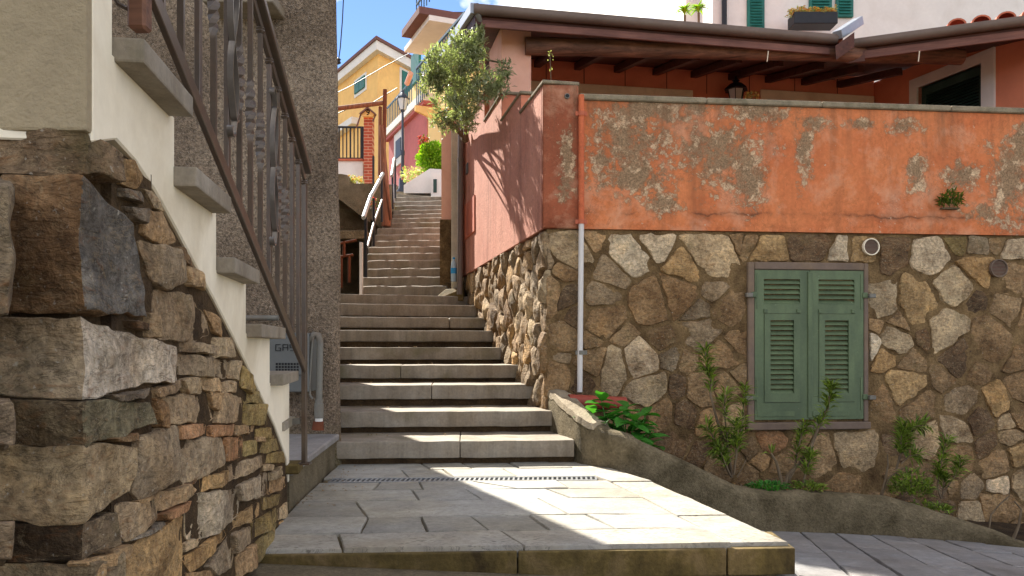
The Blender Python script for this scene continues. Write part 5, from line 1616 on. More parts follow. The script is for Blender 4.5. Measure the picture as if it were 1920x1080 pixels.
# brick gate pier with number 9
BRICK = NT("red_brick")
bt = BRICK.n.new("ShaderNodeTexBrick")
bt.inputs['Color1'].default_value = (*srgb(178, 84, 58), 1); bt.inputs['Color2'].default_value = (*srgb(156, 70, 50), 1); bt.inputs['Mortar'].default_value = (*srgb(196, 150, 124), 1)
bt.inputs['Scale'].default_value = 1.0; bt.inputs['Brick Width'].default_value = .22; bt.inputs['Row Height'].default_value = .075; bt.inputs['Mortar Size'].default_value = .008
mpb = BRICK.n.new("ShaderNodeMapping"); mpb.inputs['Rotation'].default_value = (math.radians(-90), 0, 0)
BRICK.link(BRICK.co.outputs['Object'], mpb.inputs[0]); BRICK.link(mpb.outputs[0], bt.inputs['Vector'])
BRICK.out(bt.outputs[0], .9)
BP = empty("brick_gate_pier", P(690, 345, 20), "red brick gate pier carrying a gabled plate with the number 9", "gate pier")
a0, a1 = P(682, 348, 20), P(698, 218, 20)
MB().box(0, a1.x - a0.x, 0, .3, -.6, a1.z - a0.z).build("shaft", BRICK.m, BP, Matrix.Translation((a0.x, 20, a0.z)))
MB().box(a1.x + .005, a1.x + .04, 20.0, 20.1, P(0, 345, 20).z, P(0, 292, 20).z).build("dark_edge", DARKIRON, BP)
pl = [(679, 237), (701, 237), (703.5, 214), (690, 203), (676, 214)]
MB().prism([(P(x, y, 19.9).x, P(x, y, 19.9).z) for x, y in [(681, 219), (699, 219), (703, 214), (690, 203.5), (677, 214)]], 19.86, 19.97).build("gable_plate", YELLOW, BP)
MB().bar(P(675, 215, 19.85), P(690, 202.5, 19.85), .14, .035, (0, 0, 1)).build("gable_edge", ROOFDK, BP)
MB().bar(P(690, 202.5, 19.85), P(704.5, 215, 19.85), .14, .035, (0, 0, 1)).build("gable_edge", ROOFDK, BP)
for (xa, ya, xb, yb) in ((676, 216, 668, 240), (704, 216, 699, 228)):
    MB().bar(P(xa, ya, 19.9), P(xb, yb, 19.9), .03, .03).build("gable_edge", ROOFDK, BP)
nine = [(690 + 2.3 * math.cos(t), 208.8 + 2.2 * math.sin(t)) for t in [i * math.pi / 8 for i in range(17)]]
m9 = MB().tube([P(x, y, 19.85) for x, y in nine], .012, 6); m9.tube([P(692.3, 208.8, 19.85), P(692.0, 212, 19.85), P(690.5, 214.5, 19.85), P(688, 215, 19.85)], .012, 6)
m9.build("number_nine", SIGN_HOLE_BLACK, BP)

# white garden wall with iron fence
WG = empty("white_garden_wall", P(655, 340, 20.2), "low white garden wall left of the brick gate pier", "wall")
a0, a1 = P(560, 346, 20.2), P(682, 302, 20.2)
MB().box(a0.x, a1.x - .02, 20.2, 20.5, a0.z - .5, a1.z).build("wall", WHITE, WG)
MB().box(a0.x, a1.x - .02, 20.15, 20.52, a1.z, a1.z + .05).build("coping", TERRA, WG)
IF = empty("iron_fence", P(655, 302, 20.3), "dark iron bar fence on top of the white garden wall", "fence")
for x in range(566, 684, 7):
    MB().tube([P(x, 300, 20.3), P(x, 238, 20.3)], .016 if x % 3 else .022, 6).build("bar", DARKIRON, IF)
MB().bar(P(560, 237, 20.3), P(683, 239, 20.3), .05, .04).build("rail", DARKIRON, IF)
MB().bar(P(560, 296, 20.3), P(683, 297, 20.3), .04, .03).build("rail", DARKIRON, IF)
MB().bar(P(679, 300, 20.25), P(679, 238, 20.25), .08, .08).build("gate_stile", DARKIRON, IF)

# ------------------------------------------------------------------ yellow hip-roofed house
YH = empty("yellow_house", P(709, 345, 34), "yellow house with white eaves and teal shutters beyond the fence", "house")
c = P(709, 300, 34)
FYL = fr(c.x - .62 * 9, c.y + 1.0 * 9, .62, -1.0)           # left face, local x towards the near corner
LYL = math.hypot(.62 * 9, 9)
FYR = fr(c.x, c.y, .52, 1.0)                               # right face, receding right
ze = P(0, 100, 34).z
zg = P(0, 420, 34).z
wl_, wr = V((-.62, 1.0)), V((.52, 1.0))
p0 = V((c.x, c.y)); p1 = p0 + wl_ * 9; p3 = p0 + wr * 9; p2 = p1 + wr * 9
MB().prismz([p0[:], p3[:], p2[:], p1[:]], zg, ze).build("wall", YELLOW, YH)
o_ = 0.45
cen = (p0 + p1 + p2 + p3) / 4
def outp(p, k): return cen + (p - cen) * k
k1 = 1.075
MB().prismz([outp(p, k1 - .015)[:] for p in (p0, p3, p2, p1)], ze - .02, ze + .36).build("white_eaves", WHITE, YH)
rf = MB(); ring = [outp(p, k1) for p in (p0, p3, p2, p1)]; top = cen
rf.add([(p.x, p.y, ze + .361) for p in ring] + [(p.x, p.y, ze + .5) for p in ring] + [(cen.x, cen.y, ze + 1.9)],
       [(0, 1, 5, 4), (1, 2, 6, 5), (2, 3, 7, 6), (3, 0, 4, 7), (4, 5, 8), (5, 6, 8), (6, 7, 8), (7, 4, 8), (3, 2, 1, 0)]).build("roof", ROOFDK, YH)
def shut_window(m, parent, x0, x1, z0, z1, leaves=2, white=True, mat=TEAL):
    w_ = MB().box(x0 - .12, x1 + .12, -.03, .02, z0 - .14, z1 + .12).build("window", WHITE if white else mat, parent, m)
    W2 = (x1 - x0) / leaves
    for i in range(leaves):
        MB().box(x0 + i * W2 + .015, x0 + (i + 1) * W2 - .015, -.09, -.031, z0, z1).build("shutter", mat, w_, m, bevel=.01)
    return w_
xa, za = onp(FYL, 667, 186); xb, zb = onp(FYL, 686, 141)
shut_window(FYL, YH, xa, xb, (za + .2), zb)
xa, za = onp(FYR, 752, 190); xb, zb = onp(FYR, 772, 142)
shut_window(FYR, YH, xa, xb, za, zb)
xa, za = onp(FYL, 645, 330); xb, zb = onp(FYL, 655, 250)
MB().box(onp(FYL, 560, 250)[0], onp(FYL, 673, 250)[0], -.35, 0, onp(FYL, 650, 248)[1], onp(FYL, 650, 236)[1]).build("white_ledge", WHITE, YH, FYL)

# ------------------------------------------------------------------ pink house and cream house on the right of the steps
FW = fr(*P(800, 300, 22).xy, .42, -1.0)                       # their faces, local x towards the viewer
def wx(px): return onp(FW, px, 300)[0]
def wz(px, py): return onp(FW, px, py)[1]
PH = empty("pink_house", P(770, 345, 23), "pink house front with white-framed window beside the street lamp", "house")
zc = wz(792, 205)
zg2 = wz(760, 420)
MB().box(wx(729), wx(801), 0, 5, zg2, zc).build("wall", PINK, PH, FW)
MB().box(wx(728), wx(802), -.12, 5, zc + .001, zc + .10).build("cornice", PINK, PH, FW)
MB().box(wx(728), wx(802), -.18, 5, zc + .101, zc + .32).build("white_cornice", WHITE, PH, FW)
xa, za = wx(741), wz(750, 308); xb, zb = wx(758), wz(750, 246)
w_ = MB().box(xa, xb, -.04, .05, za, zb).build("window_surround", WHITE, PH, FW)
MB().box(xa + .25, xb - .22, -.06, -.041, za + .22, zb - .25).build("window_pane", DARKIRON, w_, FW)
PT = empty("terrace_railing", FW @ V((wx(735), -.1, zc + .33)), "dark iron railing on the roof terrace of the pink house", "railing")
zr = zc + .33
for i in range(15):
    x = wx(730) + (wx(775) - wx(730)) * i / 14
    MB().tube([(x, -.05, zr), (x, -.05, zr + .75)], .014, 6).build("bar", RAILBLUE, PT, FW)
MB().bar((wx(729), -.05, zr + .75), (wx(776), -.05, zr + .75), .04, .04).build("rail", RAILBLUE, PT, FW)

CH = empty("cream_house", P(820, 300, 21.5), "tall cream-yellow house with red-brown eaves, balcony and teal shutters", "house")
zE = onp(FW, 758, 88, -.85)[1]
x1_ = wx(848)
def wxo(px, yl): return onp(FW, px, 150, yl)[0]
MB().box(wxo(766, .25), x1_, .25, 6, zc - .3, zE).build("upper_wall", YELLOW2, CH, FW)
MB().box(wx(800) + .02, x1_, .02, 6, zg2, zc - .301).build("lower_wall", YELLOW2, CH, FW)
MB().box(wxo(758, -.75), x1_ + .5, -.75, 6, zE + .001, zE + .13).build("soffit", WHITE, CH, FW)
rf_ = MB().box(wxo(753, -1.0), x1_ + .5, -1.0, 6, zE + .131, zE + .30).build("eaves", ROOFDK, CH, FW)
bal = onp(FW, 790, 192, -.95)[1] - .1
bx0 = wxo(777, -.95)
MB().hexa([(bx0, -.95, bal + .05), (x1_, -.95, bal + .05), (x1_, .25, bal - .35), (bx0, .25, bal - .35), (bx0, -.95, bal + .18), (x1_, -.95, bal + .18), (x1_, .25, bal + .18), (bx0, .25, bal + .18)]).build("balcony", YELLOW, CH, FW)
for i in range(22):
    x = bx0 + .04 + i * .16
    MB().tube([(x, -.9, bal + .18), (x, -.9, bal + 1.1)], .014, 6).build("balcony_bar", RAILBLUE, CH, FW)
MB().bar((bx0, -.9, bal + 1.1), (bx0 + 3.6, -.9, bal + 1.1), .05, .05).build("balcony_rail", RAILBLUE, CH, FW)
for (pa_, pb_, ya_, yb_) in ((775, 790, 155, 98), (818, 831, 84, 50)):
    x0 = onp(FW, pa_, 130, .25)[0]; x1 = onp(FW, pb_, 130, .25)[0]
    z0 = onp(FW, (pa_ + pb_) / 2, ya_, .25)[1]; z1 = onp(FW, (pa_ + pb_) / 2, yb_, .25)[1]
    MB().box(x0, x1, .17, .249, z0, z1).build("shutter", TEAL, CH, FW, bevel=.01)
# roof terrace railing on the cream house
for i in range(16):
    x = wxo(781, -.8) + i * .22
    MB().tube([(x, -.8, zE + .36), (x, -.8, zE + 1.25)], .016, 6).build("terrace_bar", RAILBLUE, CH, FW)
for zz in (.72, 1.25):
    MB().bar((wxo(781, -.8), -.8, zE + zz), (wxo(781, -.8) + 3.5, -.8, zE + zz), .04, .04).build("terrace_rail", RAILBLUE, CH, FW)
# rolled awning on the balcony
aw = P(763, 157, 21.5)
AWN = tag(MB().tube([aw, aw + V((.15, -.35, .16))], .07, 10).build("rolled_awning", SALMONL, smooth=50), "rolled pink awning above the balcony of the cream house", "awning")

# white planter with bush below the cream house
WPn = empty("white_planter_wall", P(800, 350, 19.5), "white sloping planter wall holding the bright green bush", "planter")
d = 19.0
pp = [(757, 362), (836, 362), (836, 318), (806, 316), (757, 347)]
MB().prism([(P(x, y, d).x, P(x, y, d).z) for x, y in pp], d, d + 1.2).build("wall", WHITE, WPn)
a0, a1 = P(808, 362, 18.7), P(836, 324, 18.7)
bx = MB().box(a0.x, a1.x + .3, 18.7, 19.0, a0.z - .2, a1.z).build("cabinet", WHITE, WPn)
a0, a1 = P(812.5, 361, 18.69), P(819, 336, 18.69)
MB().box(a0.x, a1.x, 18.68, 18.7, a0.z, a1.z).build("cabinet_door", DKGREEN, WPn)

# ------------------------------------------------------------------ white house above the terrace roof
WH = empty("white_house", P(1600, 40, 15), "white plastered house with teal shutters rising behind the terrace roof", "house")
d = 15.0
a0, a1 = P(1336, 60, d), P(2200, -260, d)
MB().box(a0.x, a1.x, d, d + 6, 2.5, a1.z).build("wall", WHITE, WH)
b0 = P(1262, 60, d + 2.5)
MB().box(b0.x, a0.x + .3, d + 1.2, d + 6, 2.5, a1.z - 1.2).build("rear_wing", WHITE, WH)
MB().tube([P(1358, 60, d - .08), P(1358, -260, d - .08)], .05, 8).build("downpipe", DARKIRON, WH, smooth=50)
for (x0, x1, y0, y1) in ((1400, 1432, 90, -20), (1516, 1558, 34, -70), (1566, 1598, 34, -70)):
    p0_, p1_ = P(x0, y0, d), P(x1, y1, d)
    o = MB().box(p0_.x, p1_.x, d - .06, d + .02, p0_.z, p1_.z).build("shutter", TEAL, WH, bevel=.008)
    W_ = p1_.x - p0_.x
    sm = MB().hexa([(p0_.x + .05, d - .09, -.02), (p1_.x - .05, d - .09, -.02), (p1_.x - .05, d - .075, -.02), (p0_.x + .05, d - .075, -.02), (p0_.x + .05, d - .065, .02), (p1_.x - .05, d - .065, .02), (p1_.x - .05, d - .05, .02), (p0_.x + .05, d - .05, .02)]).mesh("slat", TEAL)
    z_ = p0_.z + .08
    while z_ < p1_.z - .08:
        share("slat", sm, o, Matrix.Translation((0, 0, z_))); z_ += .055
a0, a1 = P(1482, 52, 14.6), P(1563, 30, 14.6)
FBX = empty("flower_box", P(1520, 45, 14.6), "dark flower box full of small blooms under the teal shutters", "flower box")
MB().box(a0.x, a1.x, 14.4, 14.75, a0.z, a1.z).build("trough", DARKIRON, FBX, bevel=.01)
# cables
def cable(label, pts, r):
    tag(MB().tube([P(*p) for p in pts], r, 5).build("cable", DARKIRON, smooth=50), label, "cable", "overhead cables")
cable("thin cable hanging down the sky beside the roughcast house", [(645, -20, 16), (642, 40, 16), (638, 90, 16), (634, 118, 16)], .012)
cable("cable sagging across the front of the yellow house", [(600, 190, 24), (660, 160, 24), (720, 125, 24), (775, 96, 24)], .012)
cable("cable looping low behind the brick gate pier", [(600, 228, 19), (650, 205, 19), (690, 198, 19), (722, 178, 19), (745, 165, 19)], .012)
INS = tag(MB().lathe([(.02, -.05), (.06, -.02), (.04, .02), (.06, .05), (.02, .08)], 8, tuple(P(634, 116, 16))).build("insulator", DARKIRON), "small black cable insulator beside the roughcast wall edge", "insulator")

a0, a1 = P(834, 110, 20.5), P(862, 22, 20.5)
MB().box(a0.x, a1.x + .6, 20.5, 22.5, 3.0, a1.z).build("dark_stair_tower", simple("dark_grey_render", srgb(92, 84, 88), .9, .1, 2, .2, 20, .003), CH)

MB().box(-5.0, -2.45, 13.5, 15.0, P(600, 440, 13.2).z, P(600, 432, 13.2).z).build("yard_shade_slab", CEMENT, GW)  # slab added over the open top to darken the yard
# ------------------------------------------------------------------ planter wall along the stone base
PLW = empty("planter_wall", (1.2, 5.3, -0.2), "low mossy cement planter wall curving along the stone house base", "planter")
#   x, y, top z, foot z of the outer face
pth = [(0.262, 6.30, 0.46, 0.1), (0.31, 6.05, 0.44, 0.1), (0.40, 5.72, 0.365, -0.1), (0.47, 5.52, 0.30, -0.1), (0.60, 5.34, 0.262, -0.1), (0.78, 5.22, 0.205, -.3), (0.98, 5.22, 0.128, -.4), (1.22, 5.26, 0.02, -.4),
       (1.40, 5.30, -0.07, -.5), (1.52, 5.33, -0.135, -.5), (1.68, 5.36, -0.165, -.5), (1.95, 5.39, -0.18, -.6), (2.25, 5.41, -0.195, -.6), (2.52, 5.40, -0.212, -.7), (2.72, 5.36, -0.262, -.7), (2.95, 5.30, -0.345, -.7), (3.2, 5.12, -0.435, -.8), (3.6, 4.85, -0.52, -.9), (4.4, 4.4, -0.6, -1.0)]
def spline(p, n):
    out = []
    for i in range(len(p) - 1):
        a = V(p[max(0, i - 1)]); b = V(p[i]); c = V(p[i + 1]); d = V(p[min(len(p) - 1, i + 2)])
        for k in range(n):
            t = k / n
            out.append(tuple(0.5 * ((2 * b[q]) + (c[q] - a[q]) * t + (2 * a[q] - 5 * b[q] + 4 * c[q] - d[q]) * t * t + (3 * b[q] - a[q] - 3 * c[q] + d[q]) * t ** 3) for q in range(4)))
    out.append(p[-1]); return out
def V4(p): return p
V_old = V
class _T(tuple): pass
sp4 = []
for i in range(len(pth) - 1):
    a, b = pth[i], pth[i + 1]
    for k in range(8):
        t = k / 8
        sp4.append(tuple(a[q] + (b[q] - a[q]) * t for q in range(4)))
sp4.append(pth[-1])
# smooth the plan
for _ in range(3):
    sp4 = [sp4[0]] + [tuple((sp4[i - 1][q] + 2 * sp4[i][q] + sp4[i + 1][q]) / 4 for q in range(4)) for i in range(1, len(sp4) - 1)] + [sp4[-1]]
vs = []; nn = 9
for i, (x, y, zt, zb) in enumerate(sp4):
    a = V(sp4[max(0, i - 1)][:2]); b = V(sp4[min(len(sp4) - 1, i + 1)][:2])
    t = (b - a).normalized(); inn = V((-t.y, t.x))           # towards the house wall
    w_ = 0.12
    zt2_ = zt + noise.noise(V((x * 7, y * 7, 2))) * .009
    prof = [(0, zb), (0, zb + (zt - zb) * .5), (0.0, zt2_ - .06), (.006, zt2_ - .02), (.03, zt2_), (.09, zt2_ + .006), (.125, zt2_ - .012), (w_, zt2_ - .06), (w_, zb)]
    for (o_, z) in prof:
        q = V((x, y)) + inn * (o_ + noise.noise(V((x * 14, y * 14, z * 14))) * .010)
        vs.append((q.x, q.y, z + noise.noise(V((x * 11, z * 11, o_ * 11 + y))) * .006))
fs = [(i * nn + k, i * nn + (k + 1) % nn, (i + 1) * nn + (k + 1) % nn, (i + 1) * nn + k) for i in range(len(sp4) - 1) for k in range(nn)]
fs += [tuple(range(nn)), tuple((len(sp4) - 1) * nn + k for k in range(nn - 1, -1, -1))]
MB().add(vs, fs).build("wall", PLANTERM, PLW, smooth=45)
# broken top by the steps; its sunlit look is put into pale colour
capm = simple("sunlit_pale_top", srgb(160, 146, 122), .9, .3, 9, .9, 60, .015, stain=srgb(110, 96, 72), stain_amt=.6, stain_scale=6)
for (i0, i1) in ((2, 30),):
    vs = []
    for i in range(i0, i1):
        x, y, zt, zb = sp4[i]
        a = V(sp4[i - 1][:2]); b = V(sp4[i + 1][:2]); t = (b - a).normalized(); inn = V((-t.y, t.x))
        for (o_, z) in ((-.004, zt - .03), (.004, zt + .012), (.06, zt + .026), (.13, zt + .016), (.15, zt - .03)):
            q = V((x, y)) + inn * (o_ + noise.noise(V((x * 14, y * 14, z * 9))) * .010)
            vs.append((q.x, q.y, z + noise.noise(V((x * 16, y * 13, o_ * 20))) * .013))
    m_ = i1 - i0
    fs = [(i * 5 + k, i * 5 + k + 1, i * 5 + 6 + k, i * 5 + 5 + k) for i in range(m_ - 1) for k in range(4)] + [tuple(range(5)), tuple((m_ - 1) * 5 + k for k in range(5))]
    MB().add(vs, fs).build("broken_cap", capm, PLW, smooth=35)
# soil bed
def soil_z(x, y):
    zt = None
    for i in range(len(pth) - 1):
        if pth[i][0] <= x <= pth[i + 1][0]:
            zt = pth[i][2] + (pth[i + 1][2] - pth[i][2]) * (x - pth[i][0]) / (pth[i + 1][0] - pth[i][0])
    if zt is None: zt = pth[0][2] if x < 1 else pth[-1][2]
    return zt - (0.085 if x < 2.8 else 0.03)
gx, gy = 60, 12
vs = []
for i in range(gx + 1):
    x = 0.27 + (4.6 - .27) * i / gx
    y0 = None
    for k in range(len(sp4) - 1):
        if sp4[k][0] <= x <= sp4[k + 1][0] or sp4[k + 1][0] <= x <= sp4[k][0]:
            y0 = sp4[k][1]
    y0 = (y0 if y0 is not None else 4.4) + .09
    y1 = 6.22 + .1017 * (x - .27) + .1
    for j in range(gy + 1):
        y = y0 + (y1 - y0) * j / gy
        vs.append((x, y, soil_z(x, y) - .05 * (j / gy) + noise.noise(V((x * 6, y * 6, 2))) * .025))
fs = [(i * (gy + 1) + j, (i + 1) * (gy + 1) + j, (i + 1) * (gy + 1) + j + 1, i * (gy + 1) + j + 1) for i in range(gx) for j in range(gy)]
tag(MB().add(vs, fs).build("soil", SOIL, smooth=60), kind="structure")
# red pipe lying at the wall foot
rpa, rpb = P(1066, 752, 5.98), P(1172, 757, 6.08)
tag(MB().tube([rpa, rpa.lerp(rpb, .5), rpb], .052, 14).build("red_pipe", REDPIPE, smooth=40), "short red plastic pipe lying behind the broad-leaved plant", "pipe")

# ------------------------------------------------------------------ leaves
def blade(mb, base, dirv, up, L, W, bend=0.25, fold=0.25):
    """one pointed leaf, folded along its rib"""
    d = dirv.normalized(); s = d.cross(up)
    if s.length < 1e-3: s = d.cross(V((1, 0, 0)))
    s.normalize(); n_ = s.cross(d)
    m = base + d * L * .5 + n_ * L * bend * .3
    t = base + d * L - n_ * L * bend * .25
    mb.add([base, m + s * W / 2 + n_ * W * fold, t, m - s * W / 2 + n_ * W * fold, m], [(0, 1, 4), (1, 2, 4), (0, 4, 3), (4, 2, 3)])

def rdir(r):
    while True:
        v = V((r.uniform(-1, 1), r.uniform(-1, 1), r.uniform(-1, 1)))
        if 0.05 < v.length < 1: return v.normalized()

def shrub(name, base, stems, label, cat, leafmat, seed, L, W, per, group=None, stemr=.012, spread=.10, extra=None):
    """young shrub: woody stems with leaf rosettes; stems = lists of points, each with rosette strength"""
    r = random.Random(seed)
    T = empty(name, base, label, cat, group)
    lm = MB()
    for si, (pts, rmax, ros) in enumerate(stems):
        n = len(pts)
        MB().tube(pts, [rmax * (1 - .6 * i / max(1, n - 1)) for i in range(n)], 6).build("stem", BARK, T, smooth=60)
        for (t0, t1, cnt) in ros:
            for _ in range(int(cnt * per * 1.9)):
                t = r.uniform(t0, t1) * (n - 1); i = min(n - 2, int(t)); p = V(pts[i]).lerp(V(pts[i + 1]), t - i)
                ax = (V(pts[i + 1]) - V(pts[i])).normalized()
                d = rdir(r); d = (d - ax * d.dot(ax)).normalized() * 1.0 + ax * r.uniform(.15, 1.1)
                blade(lm, p + d * .005, d, V((0, 0, 1)) + rdir(r) * .4, L * r.uniform(.6, 1.2), W * r.uniform(.7, 1.2), r.uniform(.1, .5))
    tag(lm.build("leaves", leafmat, T, fix=False), kind="stuff")
    return T
G1 = "young oleander shrubs in the planter"
def pl(l, d): return [P(x, y, d) for x, y in l]
shrub("oleander_shrub", P(1370, 890, 5.75), [
    (pl([(1372, 895), (1362, 840), (1345, 790), (1332, 740), (1334, 715), (1325, 690), (1322, 655)], 5.75), .012, [(.66, 1, 46), (.5, .62, 8)]),
    (pl([(1372, 890), (1364, 830), (1360, 790), (1358, 758), (1360, 740)], 5.7), .009, [(.5, 1, 26), (.2, .4, 14)]),
    (pl([(1375, 890), (1385, 830), (1394, 780), (1394, 745), (1398, 728)], 5.72), .008, [(.6, 1, 18), (.2, .5, 16)]),
    (pl([(1368, 890), (1350, 850), (1335, 815), (1325, 800)], 5.65), .008, [(.2, 1, 40)]),
    (pl([(1376, 890), (1380, 850), (1382, 815), (1380, 792)], 5.62), .008, [(.3, 1, 46)]),
    (pl([(1370, 892), (1360, 870), (1352, 850), (1345, 845)], 5.6), .006, [(.2, 1, 36)]),
    (pl([(1382, 895), (1390, 880), (1400, 860)], 5.6), .005, [])],
    "tallest oleander shrub with several stems left of the green shutters", "shrub", LEAF_OLEANDER, 41, .10, .017, 1.4, G1)
shrub("oleander_shrub", P(1480, 915, 5.7), [
    (pl([(1470, 918), (1478, 890), (1500, 868), (1520, 840), (1535, 800), (1552, 765), (1557, 735), (1560, 722)], 5.7), .016, [(.74, 1, 44), (.5, .72, 24)]),
    (pl([(1468, 918), (1462, 890), (1455, 865), (1446, 850)], 5.72), .016, [(.9, 1, 3)]),
    (pl([(1476, 905), (1490, 880), (1494, 850), (1502, 820), (1508, 795)], 5.74), .010, [(.35, 1, 46)]),
    (pl([(1502, 915), (1510, 890), (1518, 865), (1522, 850)], 5.65), .008, [(.3, 1, 40)])],
    "oleander shrub with thick forked trunk in front of the green shutters", "shrub", LEAF_OLEANDER, 43, .095, .016, 1.4, G1)
shrub("oleander_shrub", P(1655, 930, 5.75), [
    (pl([(1652, 930), (1660, 900), (1665, 870), (1664, 852)], 5.75), .011, []),
    (pl([(1652, 930), (1668, 895), (1690, 880), (1700, 875)], 5.75), .010, []),
    (pl([(1680, 880), (1690, 850), (1700, 825), (1712, 800), (1735, 796)], 5.75), .008, [(.3, 1, 66)]),
    (pl([(1680, 880), (1688, 850), (1690, 820), (1695, 795)], 5.72), .007, [(.3, 1, 66)]),
    (pl([(1690, 870), (1705, 855), (1722, 852)], 5.7), .006, [(.3, 1, 22)])],
    "bare-stemmed oleander shrub right of the green shutters", "shrub", LEAF_OLEANDER, 47, .095, .016, 1.3, G1)
shrub("oleander_shrub", P(1765, 940, 5.7), [
    (pl([(1765, 935), (1758, 915), (1760, 890), (1766, 860), (1775, 822)], 5.7), .008, [(.4, 1, 66)]),
    (pl([(1766, 935), (1770, 905), (1772, 895)], 5.7), .006, [(.3, 1, 26)]),
    (pl([(1766, 930), (1785, 900), (1800, 880), (1800, 860)], 5.75), .006, [(.4, 1, 34)]),
    (pl([(1764, 940), (1740, 950), (1720, 955)], 5.6), .007, [(.5, 1, 10)])],
    "slender oleander shrub farthest right with pale crooked stem", "shrub", LEAF_OLEANDER, 53, .09, .016, 1.2, G1)
def tuft(name, base, label, cat, mat, seed, n, R, H, L, W, group=None):
    r = random.Random(seed); T = empty(name, base, label, cat, group); lm = MB()
    st = MB(); st.tube([base, V(base) + V((0, 0, H * .5))], .004, 5)
    st.build("stem", BARK, T)
    for _ in range(n):
        a = r.uniform(0, 6.28); q = math.sqrt(r.random()) * R
        p = V(base) + V((math.cos(a) * q, math.sin(a) * q, r.random() * H * (1 - q / R * .6)))
        d = V((math.cos(a), math.sin(a), r.uniform(.1, 1.4)))
        blade(lm, p, d + rdir(r) * .5, V((0, 0, 1)) + rdir(r) * .3, L * r.uniform(.6, 1.3), W * r.uniform(.7, 1.3), r.uniform(.1, .6))
    tag(lm.build("leaves", mat, T, fix=False), kind="stuff")
    return T
tuft("leafy_weed", P(1708, 930, 5.62), "dense dark green weed at the foot of the bare oleander", "weed", LEAF_OLEANDER, 3, 420, .13, .22, .05, .018)
tuft("leafy_weed", P(1762, 962, 5.5), "small bright weed at the lower right edge of the planter", "weed", LEAF_OLEANDER, 4, 120, .07, .07, .05, .014)
tuft("leafy_weed", P(1440, 918, 5.55), "low fresh weed on the soil left of the forked trunk", "weed", LEAF_BROAD, 5, 200, .13, .05, .04, .015)
tuft("leafy_weed", P(1512, 918, 5.6), "low fresh weed on the soil right of the forked trunk", "weed", LEAF_OLEANDER, 6, 200, .13, .05, .04, .015)
fp = FA @ V((*(lambda t: (t[0], -.06))(onp(FA, 1772, 392)), onp(FA, 1772, 392)[1]))
FN = tuft("wall_fern", fp, "small fern growing from the cracked orange parapet", "fern", LEAF_FERN, 8, 260, .085, .17, .05, .018)
MB().box(fp.x - .07, fp.x + .07, fp.y - .02, fp.y + .06, fp.z - .012, fp.z).build("ledge", CEMENT, FN)
# dry twigs in the planter
def twig(label, pts, r):
    tag(MB().tube(pts, [r * (1 - .6 * i / (len(pts) - 1)) for i in range(len(pts))], 6).build("dry_twig", BARK, smooth=60), label, "twig", "bare twigs in the planter")
twig("pale forked dry twig below the white stone at far right", pl([(1853, 1005), (1858, 965), (1875, 945), (1892, 930), (1893, 916)], 5.5), .008)
twig("dark leaning dry twig nearest the right picture edge", pl([(1896, 1020), (1910, 985), (1915, 955), (1902, 940)], 5.4), .012)
# dry flower stalk on the corner pier
FS_ = empty("dry_flower_stalk", P(1033, 148, 6.3), "thin dry flower stalk growing from the corner pier coping", "stalk")
MB().tube(pl([(1033, 148), (1032, 125), (1031, 95)], 6.3), .003, 5).build("stem", BARK, FS_)
lm = MB(); r = random.Random(2)
for _ in range(26):
    p = P(1032 + r.uniform(-6, 4), r.choice([r.uniform(94, 112), r.uniform(128, 132), r.uniform(100, 106)]), 6.3); blade(lm, p, rdir(r), V((0, 0, 1)), .014, .008)
tag(lm.build("petals", LEAF_PALE, FS_, fix=False), kind="stuff")

# ------------------------------------------------------------------ broad-leaved plant by the downpipe
HP = empty("broad_leaved_plant", P(1165, 820, 5.5), "bushy plant with broad fresh green leaves by the downpipe foot", "plant")
def broad_leaf(L=.13, W=.085):
    mb = MB(); n = 6; vs = []
    for i in range(n + 1):
        t = i / n; w_ = W / 2 * math.sin(math.pi * min(1, t * .93 + .05)) ** .75 * (1 if t < 1 else 0)
        zc = -.35 * L * t * t + .08 * L * math.sin(t * 9) * .15
        vs += [(-w_, t * L, zc + w_ * .35), (0, t * L, zc), (w_, t * L, zc + w_ * .35)]
    fs = []
    for i in range(n):
        fs += [(i * 3, i * 3 + 1, i * 3 + 4, i * 3 + 3), (i * 3 + 1, i * 3 + 2, i * 3 + 5, i * 3 + 4)]
    return mb.add(vs, fs).mesh("leaf", LEAF_BROAD, smooth=70, fix=False)
LM = [broad_leaf(.14, .085), broad_leaf(.11, .07), broad_leaf(.09, .05)]
hr_ = random.Random(77)
spots = [(1128, 752, .09), (1112, 775, .07), (1135, 785, .08), (1150, 790, .09), (1170, 778, .09), (1190, 790, .09), (1205, 800, .08), (1180, 810, .09), (1160, 815, .08), (1215, 815, .07), (1195, 825, .07), (1140, 805, .07), (1175, 765, .06), (1210, 780, .06), (1225, 830, .05)]
for (x, y, s_) in spots:
    d0 = hr_.uniform(5.38, 5.72)
    top_ = P(x, y, d0)
    b_ = P(x * .5 + 1165 * .5, 850, 5.55)
    MB().tube([b_, b_.lerp(top_, .5) + V((0, 0, .02)), top_], [.006, .005, .004], 6).build("stem", LEAF_BROAD, HP, smooth=60)
    n = hr_.randint(6, 8); a0 = hr_.uniform(0, 6.28)
    for k in range(n):
        a = a0 + 2 * math.pi * k / n * 1.02; lev_ = k % 2
        m_ = Matrix.Translation(top_ - V((0, 0, .035 * lev_))) @ Matrix.Rotation(a, 4, 'Z') @ Matrix.Rotation(math.radians(hr_.uniform(5, 50) - lev_ * 22), 4, 'X') @ Matrix.Rotation(hr_.uniform(-.3, .3), 4, 'Y') @ Matrix.Scale(hr_.uniform(.8, 1.2), 4)
        share("leaf", hr_.choice(LM[:2] if lev_ else LM), HP, m_)

